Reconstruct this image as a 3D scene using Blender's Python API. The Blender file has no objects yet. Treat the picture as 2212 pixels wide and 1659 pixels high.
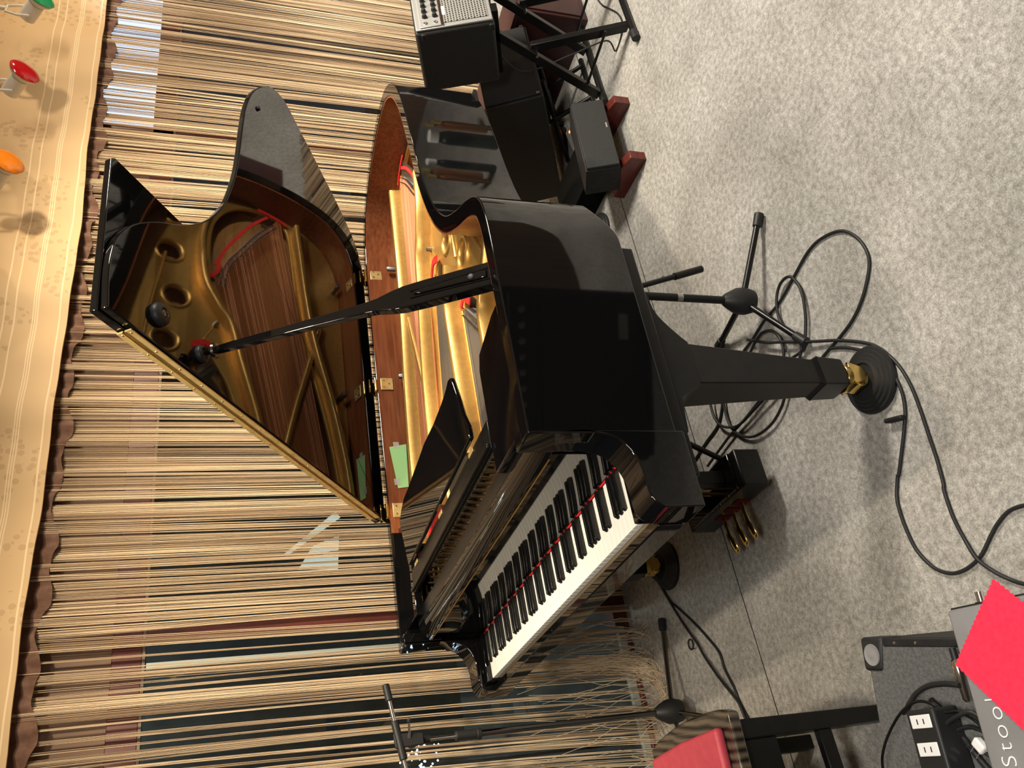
import bpy, bmesh, math, random
from mathutils import Vector, Matrix, Euler
random.seed(7)
SC = bpy.context.scene
COL = SC.collection
PI = math.pi
# ------------------------------------------------------------------ camera
CP = Vector((-0.6392, -2.9282, 1.6152)); YAW, PITCH, ROLL, FPX = 0.5797, -0.3235, 0.018, 1886.78
_f = Vector((math.sin(YAW)*math.cos(PITCH), math.cos(YAW)*math.cos(PITCH), math.sin(PITCH)))
_r = Vector((math.cos(YAW), -math.sin(YAW), 0)); _u = _r.cross(_f)
_r, _u = _r*math.cos(ROLL)+_u*math.sin(ROLL), _u*math.cos(ROLL)-_r*math.sin(ROLL)
cam = bpy.data.cameras.new('camera'); co = bpy.data.objects.new('camera', cam); COL.objects.link(co)
cam.sensor_width = 36.0; cam.sensor_fit = 'HORIZONTAL'; cam.lens = FPX/2212*36.0; cam.clip_start = .05
R3 = Matrix((-_u, _r, -_f)).transposed()          # the photo was taken with the phone held upright: image right = down
co.matrix_world = Matrix.Translation(CP) @ R3.to_4x4()
SC.camera = co
SC.view_settings.view_transform = 'Standard'; SC.view_settings.look = 'None'
SC.view_settings.exposure = 0.1; SC.view_settings.gamma = 1.0
SC.view_settings.use_curve_mapping = False
def ray(x, y): return _f + _r*((829.5-y)/FPX) - _u*((x-1106)/FPX)
def G(x, y, z=0.0):                                # a photo pixel as a point on a level surface
    d = ray(x, y); return CP + d*((z-CP.z)/d.z)
# ------------------------------------------------------------------ world and lights
w = bpy.data.worlds.new('night'); SC.world = w; w.use_nodes = True
w.node_tree.nodes['Background'].inputs[0].default_value = (.012, .016, .025, 1)
w.node_tree.nodes['Background'].inputs[1].default_value = 1.0
def area(name, loc, target, sx, sy, power, col):
    l = bpy.data.lights.new(name, 'AREA'); l.shape = 'RECTANGLE'; l.size = sx; l.size_y = sy
    l.energy = power; l.color = col
    o = bpy.data.objects.new(name, l); COL.objects.link(o); o.location = loc
    o.rotation_euler = (Vector(target)-Vector(loc)).to_track_quat('-Z', 'Y').to_euler(); return o
def spot(name, loc, target, power, col, ang, blend, rad):
    l = bpy.data.lights.new(name, 'SPOT'); l.energy = power; l.color = col; l.spot_size = math.radians(ang)
    l.spot_blend = blend; l.shadow_soft_size = rad
    o = bpy.data.objects.new(name, l); COL.objects.link(o); o.location = loc
    o.rotation_euler = (Vector(target)-Vector(loc)).to_track_quat('-Z', 'Y').to_euler(); return o
WARM = (1.0, .80, .55); WARM2 = (1.0, .86, .64); SOFT = (1.0, .93, .82)
area('ceiling_panel_light', (-.75, -3.35, 2.70), (-.75, -3.35, 0), .9, .5, 85, (1, .96, .89))
area('outside_fill', (.8, 2.6, 3.2), (.4, 1.2, 0), .4, .4, 22, (.8, .95, .95))  # unseen fill added to brighten the pavement behind the glass
area('ceiling_panel_light', (3.0, -2.7, 2.70), (3.0, -2.7, 0), .9, .5, 235, SOFT)
spot('keyboard_downlight', (-.35, -1.35, 2.68), (.05, -.75, .75), 105, (1, .86, .66), 62, .7, .06)
spot('track_spot', (4.6, -1.35, 2.62), (2.9, .25, 1.7), 108, WARM, 78, .7, .05)
spot('corner_downlight', (4.2, -.55, 2.66), (3.75, -.10, 0), 430, (1, .95, .86), 50, .7, .06)
spot('cool_tint_fill', (4.7, -.75, 2.6), (3.9, .26, 2.12), 60, (.62, .76, 1), 26, .8, .03)  # added lamp, tints the upper right strings like the pane's cool reflection
spot('track_spot', (2.4, -1.55, 2.66), (1.9, .25, .95), 300, WARM2, 88, 1.0, .06)
spot('track_spot', (.3, -1.55, 2.66), (.5, .25, .95), 205, WARM2, 84, 1.0, .06)
# ------------------------------------------------------------------ materials
def mat(name, col=(.5, .5, .5), rough=.5, metal=0.0, spec=.5, trans=0.0, emit=None, estr=0.0, coat=0.0, sheen=0.0):
    m = bpy.data.materials.new(name); m.use_nodes = True
    b = m.node_tree.nodes['Principled BSDF']
    b.inputs['Base Color'].default_value = (*col, 1); b.inputs['Roughness'].default_value = rough
    b.inputs['Metallic'].default_value = metal; b.inputs['Specular IOR Level'].default_value = spec
    b.inputs['Transmission Weight'].default_value = trans; b.inputs['Coat Weight'].default_value = coat
    b.inputs['Sheen Weight'].default_value = sheen
    if emit: b.inputs['Emission Color'].default_value = (*emit, 1); b.inputs['Emission Strength'].default_value = estr
    return m
def nz(m, c1, c2, scale=(1, 1, 1), nscale=10.0, detail=3.0, lo=.35, hi=.65, bump=0.0, bscale=None, kind='NOISE'):
    """two colours mixed by a noise in object space"""
    nt = m.node_tree; N = nt.nodes; L = nt.links; b = N['Principled BSDF']
    tc = N.new('ShaderNodeTexCoord'); mp = N.new('ShaderNodeMapping'); mp.inputs['Scale'].default_value = scale
    L.new(tc.outputs['Object'], mp.inputs[0])
    t = N.new('ShaderNodeTexNoise'); t.inputs['Scale'].default_value = nscale; t.inputs['Detail'].default_value = detail
    L.new(mp.outputs[0], t.inputs['Vector'])
    r = N.new('ShaderNodeValToRGB'); r.color_ramp.elements[0].position = lo; r.color_ramp.elements[1].position = hi
    r.color_ramp.elements[0].color = (*c1, 1); r.color_ramp.elements[1].color = (*c2, 1)
    L.new(t.outputs['Fac'], r.inputs[0]); L.new(r.outputs[0], b.inputs['Base Color'])
    if bump:
        t2 = N.new('ShaderNodeTexNoise'); t2.inputs['Scale'].default_value = bscale or nscale*3; t2.inputs['Detail'].default_value = 2
        L.new(tc.outputs['Object'], t2.inputs['Vector'])
        bp = N.new('ShaderNodeBump'); bp.inputs['Strength'].default_value = bump; bp.inputs['Distance'].default_value = .004
        L.new(t2.outputs['Fac'], bp.inputs['Height']); L.new(bp.outputs[0], b.inputs['Normal'])
    return m
M = {}
M['lacquer'] = mat('black_lacquer', (.003, .003, .0033), .035, 0, .5)
M['satin'] = nz(mat('satin_black', (.006, .006, .006), .32, 0, .3), (.004, .004, .004), (.0065, .0065, .0065), nscale=30)
M['matte'] = nz(mat('matte_black', (.012, .012, .012), .6, 0, .3), (.009, .009, .009), (.016, .016, .016), nscale=60)
M['deep_black'] = mat('deep_black_cloth', (.004, .004, .004), .9, 0, .1)
M['rubber'] = mat('black_rubber', (.014, .014, .014), .5, 0, .35)
M['tolex'] = nz(mat('black_tolex', (.012, .012, .012), .55, 0, .35), (.008, .008, .008), (.018, .018, .018), nscale=250, bump=.3, bscale=500)
M['grille'] = nz(mat('speaker_grille_cloth', (.03, .03, .03), .7, 0, .3), (.012, .012, .012), (.024, .024, .024), nscale=400)
M['gold'] = nz(mat('bronze_plate_paint', (.62, .36, .10), .36, .68, .5), (.60, .35, .095), (.67, .40, .12), nscale=60, bump=.08, bscale=260)
M['brass'] = mat('polished_brass', (.86, .60, .20), .16, 1.0)
M['brass_dull'] = nz(mat('worn_brass', (.72, .55, .24), .35, .6), (.60, .45, .18), (.74, .57, .27), nscale=25)
M['chrome'] = mat('chrome', (.75, .75, .75), .12, 1.0)
M['dark_chrome'] = mat('dark_chrome', (.16, .155, .15), .2, 1.0)
M['steel'] = mat('steel_wire', (.34, .33, .31), .38, 1.0)
M['string_steel'] = mat('plain_steel_string', (.085, .062, .040), .5, .25)
M['copper'] = mat('copper_wound_wire', (.40, .135, .048), .5, .3)
M['mahogany'] = nz(mat('mahogany_veneer', (.3, .1, .04), .3, 0, .4), (.15, .042, .015), (.245, .078, .029), scale=(1.2, 14, 14), nscale=6, detail=6)
M['spruce'] = nz(mat('spruce_soundboard', (.45, .24, .09), .4), (.36, .17, .06), (.50, .27, .10), scale=(1, 20, 1), nscale=7)
M['felt_red'] = nz(mat('red_felt', (.62, .03, .03), .9, 0, .1), (.55, .02, .02), (.72, .045, .04), nscale=90)
M['felt_dark'] = mat('dark_red_felt', (.12, .012, .012), .9, 0, .1)
M['felt_grey'] = mat('grey_felt', (.20, .19, .19), .9, 0, .1)
M['ivory'] = mat('white_key', (.86, .84, .78), .22, 0, .5)
M['keywood'] = mat('key_wood', (.62, .47, .28), .5)
M['ebony'] = mat('black_key', (.006, .006, .006), .22, 0, .5)
M['paper_green'] = mat('green_paper', (.36, .66, .28), .8, 0, .2)
M['tape'] = mat('clear_tape', (.75, .72, .65), .25, 0, .5); M['tape'].node_tree.nodes['Principled BSDF'].inputs['Alpha'].default_value = .35
M['white'] = mat('white_plastic', (.74, .73, .70), .4)
M['white_paint'] = nz(mat('lamp_white_paint', (.72, .68, .6), .45), (.68, .64, .56), (.76, .72, .65), nscale=8)
M['silver'] = mat('silver_panel', (.36, .355, .34), .4, .5)
M['redwood'] = nz(mat('red_stained_wood', (.16, .02, .012), .38), (.06, .008, .006), (.105, .017, .011), scale=(3, 3, 14), nscale=5)
M['maroon'] = nz(mat('maroon_board', (.03, .005, .005), .45), (.022, .0035, .0035), (.038, .006, .0055), nscale=6)
M['rawwood'] = mat('raw_wood', (.45, .28, .14), .6)
M['yellow'] = mat('pale_yellow_wood', (.62, .50, .24), .5)
M['cushion'] = nz(mat('red_vinyl_cushion', (.50, .06, .085), .42, 0, .35), (.48, .056, .08), (.54, .068, .09), nscale=40, bump=.05, bscale=300)
M['cloth_red'] = nz(mat('red_microfibre', (.85, .016, .055), .85, 0, .15, sheen=.3), (.80, .012, .05), (.90, .02, .065), nscale=120, bump=.2, bscale=700)
M['boxgrey'] = nz(mat('grey_case', (.20, .195, .19), .42), (.19, .185, .18), (.22, .215, .21), nscale=14)
M['carpetamp'] = nz(mat('grey_felt_covering', (.095, .094, .09), .85, 0, .2), (.075, .074, .07), (.115, .113, .108), nscale=160, bump=.5, bscale=350)
M['print_white'] = mat('white_lettering', (.82, .82, .80), .5)
M['zebra'] = None
def wave_mat(name, c1, c2, scale, rough):
    m = mat(name, c1, rough, 0, .5, coat=.6); nt = m.node_tree; N = nt.nodes; L = nt.links
    tc = N.new('ShaderNodeTexCoord'); mp = N.new('ShaderNodeMapping'); mp.inputs['Rotation'].default_value = (0, 0, .25)
    L.new(tc.outputs['Object'], mp.inputs[0])
    wv = N.new('ShaderNodeTexWave'); wv.inputs['Scale'].default_value = scale; wv.inputs['Distortion'].default_value = 3.5
    wv.inputs['Detail'].default_value = 2; wv.inputs['Detail Scale'].default_value = .8
    wv.bands_direction = 'X'
    L.new(mp.outputs[0], wv.inputs['Vector'])
    r = N.new('ShaderNodeValToRGB'); r.color_ramp.elements[0].color = (*c1, 1); r.color_ramp.elements[1].color = (*c2, 1)
    L.new(wv.outputs['Fac'], r.inputs[0]); L.new(r.outputs[0], N['Principled BSDF'].inputs['Base Color']); return m
M['zebra'] = wave_mat('dark_striped_veneer', (.012, .009, .007), (.11, .085, .06), 14, .16)
def dots_mat(name, base, hole, pitch, rad, metal, rough, u=(1, 0, 0), v=(0, 0, 1)):
    """round punched holes in a hexagonal-like grid, in object space"""
    m = mat(name, base, rough, metal); nt = m.node_tree; N = nt.nodes; L = nt.links; b = N['Principled BSDF']
    tc = N.new('ShaderNodeTexCoord')
    def mth(op, a, c=None):
        n = N.new('ShaderNodeMath'); n.operation = op
        for i, q in enumerate((a, c)):
            if q is None: continue
            if isinstance(q, (int, float)): n.inputs[i].default_value = q
            else: L.new(q, n.inputs[i])
        return n.outputs[0]
    sp = N.new('ShaderNodeSeparateXYZ'); L.new(tc.outputs['Object'], sp.inputs[0])
    ax = {0: sp.outputs[0], 1: sp.outputs[1], 2: sp.outputs[2]}
    a = mth('DIVIDE', ax[[abs(q) for q in u].index(1)], pitch); c = mth('DIVIDE', ax[[abs(q) for q in v].index(1)], pitch)
    a2 = mth('ADD', mth('MULTIPLY', mth('FLOOR', c), .5), a)
    fa = mth('SUBTRACT', mth('FRACT', a2), .5); fc = mth('SUBTRACT', mth('FRACT', c), .5)
    d = mth('ADD', mth('MULTIPLY', fa, fa), mth('MULTIPLY', fc, fc)); s = mth('LESS_THAN', d, rad*rad)
    mx = N.new('ShaderNodeMix'); mx.data_type = 'RGBA'; L.new(s, mx.inputs[0])
    mx.inputs[6].default_value = (*base, 1); mx.inputs[7].default_value = (*hole, 1)
    L.new(mx.outputs[2], b.inputs['Base Color'])
    mm = mth('MULTIPLY', mth('SUBTRACT', 1.0, s), metal); L.new(mm, b.inputs['Metallic']); return m
M['perf'] = dots_mat('perforated_silver_grille', (.34, .335, .315), (.004, .004, .004), .0115, .33, .4, .4)
def glass_lamp(name, col): return mat(name, col, .12, 0, .5, trans=.35, coat=.5)
M['lamp_red'] = glass_lamp('red_lamp_glass', (.75, .006, .012)); M['lamp_green'] = glass_lamp('green_lamp_glass', (.01, .50, .17))
M['lamp_amber'] = glass_lamp('amber_lamp_glass', (.85, .24, .012))
M['orange_led'] = mat('orange_indicator', (1, .2, .02), .4, emit=(1, .18, .02), estr=6)
M['led_cool'] = mat('cool_white_led', (.8, .9, 1), .4, emit=(.6, .8, 1), estr=9)
M['sign_cool'] = mat('lit_sign_face', (.7, .75, 1), .5, emit=(.62, .72, 1), estr=1.7)
M['lit_window'] = mat('lit_window_pane', (.9, .95, .9), .5, emit=(.85, 1, .92), estr=.55)
def glass(name):
    m = bpy.data.materials.new(name); m.use_nodes = True; nt = m.node_tree; N = nt.nodes; L = nt.links
    b = N['Principled BSDF']; b.inputs['Base Color'].default_value = (.82, .88, .86, 1); b.inputs['Roughness'].default_value = 0.0
    b.inputs['Transmission Weight'].default_value = 1.0; b.inputs['IOR'].default_value = 1.5; return m
M['glass'] = glass('window_glass')
M['frame'] = nz(mat('red_brown_frame', (.10, .022, .014), .4), (.08, .017, .011), (.13, .03, .019), nscale=5)
M['alu'] = mat('pale_metal_trim', (.42, .45, .40), .45, .2)
M['alu_dark'] = mat('dull_metal_trim', (.16, .12, .09), .45, .3)
M['upper'] = nz(mat('brown_upper_wall', (.20, .12, .075), .7), (.18, .105, .065), (.22, .135, .085), nscale=4)
M['ceiling'] = nz(mat('ceiling_board', (.62, .58, .50), .9), (.58, .54, .46), (.66, .62, .54), nscale=6)
M['backwall'] = nz(mat('brown_wood_wall', (.12, .065, .03), .6), (.09, .045, .02), (.15, .085, .04), scale=(8, 8, .6), nscale=3)
M['night'] = nz(mat('dark_pavement', (.08, .085, .08), .9), (.065, .07, .066), (.095, .10, .095), nscale=5)
def carpet():
    m = mat('grey_needle_felt', (.3, .29, .26), .95, 0, .1); nt = m.node_tree; N = nt.nodes; L = nt.links; b = N['Principled BSDF']
    tc = N.new('ShaderNodeTexCoord'); o = tc.outputs['Object']
    def noise(s, d, r=.6):
        t = N.new('ShaderNodeTexNoise'); t.inputs['Scale'].default_value = s; t.inputs['Detail'].default_value = d
        t.inputs['Roughness'].default_value = r; L.new(o, t.inputs['Vector']); return t.outputs['Fac']
    def ramp(f, a, b_, p0, p1):
        r = N.new('ShaderNodeValToRGB'); r.color_ramp.elements[0].position = p0; r.color_ramp.elements[1].position = p1
        r.color_ramp.elements[0].color = (*a, 1); r.color_ramp.elements[1].color = (*b_, 1); L.new(f, r.inputs[0]); return r.outputs[0]
    c1 = ramp(noise(55, 4, .7), (.235, .224, .203), (.43, .413, .38), .36, .66)
    c2 = ramp(noise(3.2, 3), (.80, .79, .77), (1.12, 1.12, 1.12), .3, .7)
    c3 = ramp(noise(240, 2), (.72, .72, .72), (1.25, 1.25, 1.25), .3, .72)
    def mul(a, c):
        x = N.new('ShaderNodeMix'); x.data_type = 'RGBA'; x.blend_type = 'MULTIPLY'; x.inputs[0].default_value = 1
        L.new(a, x.inputs[6]); L.new(c, x.inputs[7]); return x.outputs[2]
    L.new(mul(mul(c1, c2), c3), b.inputs['Base Color'])
    bp = N.new('ShaderNodeBump'); bp.inputs['Strength'].default_value = .35; bp.inputs['Distance'].default_value = .004
    L.new(noise(300, 2), bp.inputs['Height']); L.new(bp.outputs[0], b.inputs['Normal']); return m
M['carpet'] = carpet()
def string_mat():
    m = mat('beige_string', (.6, .42, .25), .75, 0, .25, sheen=.2); nt = m.node_tree; N = nt.nodes; L = nt.links; b = N['Principled BSDF']
    at = N.new('ShaderNodeAttribute'); at.attribute_name = 'tone'
    r = N.new('ShaderNodeValToRGB'); r.color_ramp.elements[0].color = (.40, .27, .155, 1); r.color_ramp.elements[1].color = (.93, .74, .50, 1)
    L.new(at.outputs['Fac'], r.inputs[0]); L.new(r.outputs[0], b.inputs['Base Color']); return m
M['string'] = string_mat()
def valance_mat():
    """damask: leaf-like blotches a little darker than the cloth, plus woven stripes"""
    m = mat('beige_damask', (.62, .43, .23), .6, 0, .3, sheen=.2); nt = m.node_tree; N = nt.nodes; L = nt.links; b = N['Principled BSDF']
    tc = N.new('ShaderNodeTexCoord')
    vo = N.new('ShaderNodeTexVoronoi'); vo.inputs['Scale'].default_value = 34; L.new(tc.outputs['Object'], vo.inputs['Vector'])
    n1 = N.new('ShaderNodeTexNoise'); n1.inputs['Scale'].default_value = 4.2; n1.inputs['Detail'].default_value = 1; L.new(tc.outputs['Object'], n1.inputs['Vector'])
    def mth(op, a, c):
        n = N.new('ShaderNodeMath'); n.operation = op
        for i, q in enumerate((a, c)):
            if isinstance(q, (int, float)): n.inputs[i].default_value = q
            else: L.new(q, n.inputs[i])
        return n.outputs[0]
    leaf = mth('LESS_THAN', vo.outputs['Distance'], .40); gate = mth('GREATER_THAN', n1.outputs['Fac'], .53)
    s = mth('MULTIPLY', leaf, gate)
    sp = N.new('ShaderNodeSeparateXYZ'); L.new(tc.outputs['Object'], sp.inputs[0]); z = sp.outputs[2]
    st = None
    for zz, hw in ((.026, .003), (.105, .0022), (.113, .0022), (.121, .0022), (.185, .003), (.222, .003)):
        t = mth('LESS_THAN', mth('ABSOLUTE', mth('SUBTRACT', z, zz), 0), hw); st = t if st is None else mth('MAXIMUM', st, t)
    mx = N.new('ShaderNodeMix'); mx.data_type = 'RGBA'; L.new(s, mx.inputs[0])
    mx.inputs[6].default_value = (.62, .42, .215, 1); mx.inputs[7].default_value = (.52, .345, .17, 1)
    m2 = N.new('ShaderNodeMix'); m2.data_type = 'RGBA'; L.new(st, m2.inputs[0]); L.new(mx.outputs[2], m2.inputs[6]); m2.inputs[7].default_value = (.80, .60, .36, 1)
    L.new(m2.outputs[2], b.inputs['Base Color']); return m
M['valance'] = valance_mat()
# ------------------------------------------------------------------ mesh helpers
class MB:
    def __init__(s): s.bm = bmesh.new()
    def box(s, x0, x1, y0, y1, z0, z1, mtx=None):
        v = [s.bm.verts.new(Vector(p) if mtx is None else mtx @ Vector(p)) for p in
             ((x0, y0, z0), (x1, y0, z0), (x1, y1, z0), (x0, y1, z0), (x0, y0, z1), (x1, y0, z1), (x1, y1, z1), (x0, y1, z1))]
        for f in ((0, 3, 2, 1), (4, 5, 6, 7), (0, 1, 5, 4), (1, 2, 6, 5), (2, 3, 7, 6), (3, 0, 4, 7)): s.bm.faces.new([v[i] for i in f])
        return s
    def loft(s, rings, cap=True, closed=True):
        rs = [[s.bm.verts.new(p) for p in r] for r in rings]; n = len(rs[0])
        for a, b in zip(rs, rs[1:]):
            for i in range(n if closed else n-1):
                j = (i+1) % n; s.bm.faces.new((a[i], a[j], b[j], b[i]))
        if cap and closed:
            s.bm.faces.new(list(reversed(rs[0]))); s.bm.faces.new(rs[-1])
        return s
    def prism(s, pts, d):                     # pts: polygon of Vectors, d: extrusion vector
        d = Vector(d); a = [Vector(p) for p in pts]; return s.loft([a, [p+d for p in a]])
    def cyl(s, a, b, r0, r1=None, n=16, cap=True):
        a, b = Vector(a), Vector(b); r1 = r0 if r1 is None else r1; d = (b-a).normalized()
        q = d.to_track_quat('Z', 'Y').to_matrix()
        ring = lambda c, r: [c + q @ Vector((r*math.cos(2*PI*i/n), r*math.sin(2*PI*i/n), 0)) for i in range(n)]
        return s.loft([ring(a, r0), ring(b, r1)], cap)
    def lathe(s, o, axis, prof, n=28, cap=True):   # prof: (distance along axis, radius)
        o = Vector(o); q = Vector(axis).normalized().to_track_quat('Z', 'Y').to_matrix()
        return s.loft([[o + q @ Vector((max(r, 1e-4)*math.cos(2*PI*i/n), max(r, 1e-4)*math.sin(2*PI*i/n), h)) for i in range(n)] for h, r in prof], cap)
    def tube(s, pts, r, n=8, cap=True):
        P = [Vector(p) for p in pts]; rings = []; up = None
        for i, p in enumerate(P):
            d = (P[min(i+1, len(P)-1)]-P[max(i-1, 0)]).normalized()
            if up is None: up = d.orthogonal().normalized()
            up = (up - d*up.dot(d)).normalized(); sd = d.cross(up); rr = r[i] if isinstance(r, (list, tuple)) else r
            rings.append([p + (up*math.cos(2*PI*k/n)+sd*math.sin(2*PI*k/n))*rr for k in range(n)])
        return s.loft(rings, cap)
    def build(s, name, m, parent=None, bevel=0.0, seg=2, smooth=38, kind=None, label=None, sharpkeep=True):
        bmesh.ops.recalc_face_normals(s.bm, faces=s.bm.faces)
        return finish(s.bm, name, m, parent, bevel, seg, smooth, kind, label)
def origin_of(o):
    v = Vector((0, 0, 0))
    while o is not None: v += o.location; o = o.parent
    return v
def finish(bm, name, m, parent=None, bevel=0.0, seg=2, smooth=38, kind=None, label=None):
    me = bpy.data.meshes.new(name); off = origin_of(parent)
    if off.length > 0: bmesh.ops.translate(bm, verts=bm.verts, vec=-off)
    bm.to_mesh(me); bm.free(); me.materials.append(M[m] if isinstance(m, str) else m)
    if smooth:
        for p in me.polygons: p.use_smooth = True
        me.set_sharp_from_angle(angle=math.radians(smooth))
    o = bpy.data.objects.new(name, me); COL.objects.link(o)
    if parent: o.parent = parent
    if bevel:
        b = o.modifiers.new('bevel', 'BEVEL'); b.width = bevel; b.segments = seg; b.limit_method = 'ANGLE'; b.angle_limit = math.radians(40)
        b.harden_normals = False
    if kind: o['kind'] = kind
    if label: o['label'] = label
    return o
def tag(o, label, cat, group=None, kind=None):
    o['label'] = label; o['category'] = cat
    if group: o['group'] = group
    if kind: o['kind'] = kind
    return o
def root(name, loc, label, cat, group=None):
    o = bpy.data.objects.new(name, None); COL.objects.link(o); o.location = loc; o.empty_display_size = .05
    return tag(o, label, cat, group)
def recenter(o):
    """put a one-mesh thing's origin at the middle of its base"""
    vs = [v.co for v in o.data.vertices]
    c = Vector(((min(v.x for v in vs)+max(v.x for v in vs))/2, (min(v.y for v in vs)+max(v.y for v in vs))/2, min(v.z for v in vs)))
    for v in vs: v -= c
    o.location = c; return o
def crom(P, k=8, closed=False):
    P = [Vector(p) for p in P]; out = []; n = len(P)
    for i in range(n if closed else n-1):
        if closed: a, b, c, d = P[(i-1) % n], P[i], P[(i+1) % n], P[(i+2) % n]
        else: a, b, c, d = P[max(i-1, 0)], P[i], P[i+1], P[min(i+2, n-1)]
        for j in range(k):
            t = j/k; out.append(.5*((2*b)+(c-a)*t+(2*a-5*b+4*c-d)*t*t+(3*b-a-3*c+d)*t*t*t))
    if not closed: out.append(P[-1])
    return out
def plate2d(polys, z, half, bevel, name):
    """flat casting from closed outlines (holes allowed) -> bmesh"""
    cu = bpy.data.curves.new(name, 'CURVE'); cu.dimensions = '2D'; cu.fill_mode = 'BOTH'; cu.extrude = half; cu.bevel_depth = bevel; cu.bevel_resolution = 2
    for P in polys:
        s = cu.splines.new('POLY'); s.points.add(len(P)-1); s.use_cyclic_u = True
        for q, p in zip(s.points, P): q.co = (p[0], p[1], 0, 1)
    o = bpy.data.objects.new(name, cu); COL.objects.link(o)
    dg = bpy.context.evaluated_depsgraph_get(); dg.update()
    me = bpy.data.meshes.new_from_object(o.evaluated_get(dg)); bm = bmesh.new(); bm.from_mesh(me)
    bpy.data.objects.remove(o); bpy.data.curves.remove(cu); bpy.data.meshes.remove(me)
    bmesh.ops.translate(bm, verts=bm.verts, vec=(0, 0, z)); bmesh.ops.remove_doubles(bm, verts=bm.verts, dist=1e-5); return bm
def frame(o, ex, ey, ez): # local frame matrix
    m = Matrix((Vector(ex).normalized(), Vector(ey).normalized(), Vector(ez).normalized())).transposed().to_4x4(); return Matrix.Translation(Vector(o)) @ m
def dup(r, loc, rot=None, label=None):
    c = r.copy(); COL.objects.link(c); c.location = loc
    if rot is not None: c.rotation_euler = rot
    if label: c['label'] = label
    def kids(src, dst):
        for ch in list(src.children):
            d = ch.copy(); COL.objects.link(d); d.parent = dst; kids(ch, d)
    kids(r, c); return c
# ================================================================== the room
def struct(o, cat='room'): o['kind'] = 'structure'; return o
YW = .36
struct(MB().box(-3.2, 6.2, -5.2, YW-.03, -.06, 0).build('floor', 'carpet', smooth=0))
# seam between two carpet lengths: a shallow raised edge
struct(MB().box(-3.2, 6.0, -.5225, -.5195, 0, .0012).build('trim_1', M['matte'], smooth=0))
struct(MB().box(-3.2, 6.2, -5.2, YW+.2, 2.76, 2.84).build('ceiling', 'ceiling', smooth=0))
struct(MB().box(-3.2, 6.2, -5.3, -5.2, 0, 2.76).build('wall_front', 'backwall', smooth=0))
struct(MB().box(-3.3, -3.2, -5.2, YW, 0, 2.76).build('wall_left', 'backwall', smooth=0))
struct(MB().box(6.2, 6.3, -5.2, YW, 0, 2.76).build('wall_right', 'backwall', smooth=0))
# window side
wb = MB().box(-3.2, 2.95, YW, YW+.08, 1.95, 2.76); wb.box(2.95, 6.2, YW, YW+.08, 2.42, 2.76)
struct(wb.build('wall_back', 'upper', smooth=0))
w1 = struct(MB().box(.45, 2.93, YW+.005, YW+.012, .06, 1.845).build('window_1', 'glass', smooth=0))
w2 = struct(MB().box(2.99, 6.2, YW+.005, YW+.012, .06, 1.845).build('window_2', 'glass', smooth=0))
w3 = struct(MB().box(-3.2, .305, YW-.01, YW-.003, .03, 1.845).build('window_3', 'glass', smooth=0))
w4 = struct(MB().box(2.99, 6.2, YW+.005, YW+.012, 1.95, 2.42).build('window_4', 'glass', smooth=0))
fr = MB().box(-3.2, 6.2, YW-.02, YW+.05, 1.852, 1.95)
fr.box(.40, .45, YW-.02, YW+.05, 0, 1.852).box(2.93, 2.99, YW-.02, YW+.05, 0, 2.42)
struct(fr.build('trim_2', 'frame', bevel=.003))
struct(MB().box(-3.2, 6.2, YW-.024, YW+.02, 1.842, 1.852).build('trim_4', 'alu_dark'))
al = MB().box(-3.2, .32, YW-.022, YW+.004, .018, .05).box(.295, .32, YW-.022, YW+.004, .05, 1.838)
struct(al.build('trim_3', 'alu', bevel=.002))
struct(MB().box(-3.2, 6.2, YW-.035, YW+.06, 0, .018).box(.32, 6.2, YW-.03, YW+.05, .018, .06).build('baseboard_back', 'frame', bevel=.003))
struct(MB().box(-4, 8, YW+.1, 6, -.08, -.02).build('ground', 'night', smooth=0))
# outside: lit things seen through the glass
o = root('illuminated_sign', (4.45, .95, 0), 'pale blue lit sign outside behind upper right panes', 'sign')
MB().box(3.55, 5.3, .90, .99, 1.92, 2.55).build('sign_face', 'sign_cool', o, bevel=.02)
MB().box(3.50, 5.35, .93, 1.05, 1.88, 2.59).build('sign_case', 'matte', o, bevel=.01)
MB().cyl((4.45, 1.0, -.02), (4.45, 1.0, 1.9), .04).build('sign_post', 'matte', o)
o = root('fairy_light_cluster', (-.07, .62, 0), 'cluster of bluish white fairy lights outside the left glass', 'lights')
MB().cyl((-.08, .64, -.02), (-.08, .64, 1.02), .006, n=8).build('stem', 'matte', o)
for i in range(90):
    a, b_, c = random.gauss(0, .07), random.gauss(0, .03), random.gauss(0, .035)
    MB().lathe((-.105+a, .62+b_, .862+c), (0, 0, 1), [(-.0035, .001), (0, .0042), (.0035, .001)], n=8).build('bulb', 'led_cool', o)
b = root('opposite_building', (1.6, 3.2, -.02), 'dark building across the street with small lit panes', 'building')
MB().box(-1.0, 5.2, 3.2, 3.5, -.02, 3.6).build('facade', 'night', b)
for P in (((1.744, 1.052), (1.729, .773), (1.86, .762), (1.83, 1.0)), ((1.85, .99), (1.88, .760), (1.992, .752), (1.92, .94)), ((1.865, 1.150), (1.863, 1.113), (2.138, .734), (2.188, .765))):
    MB().prism([(x, 3.19, z) for x, z in P], (0, .008, 0)).build('lit_pane', 'lit_window', b)
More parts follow.
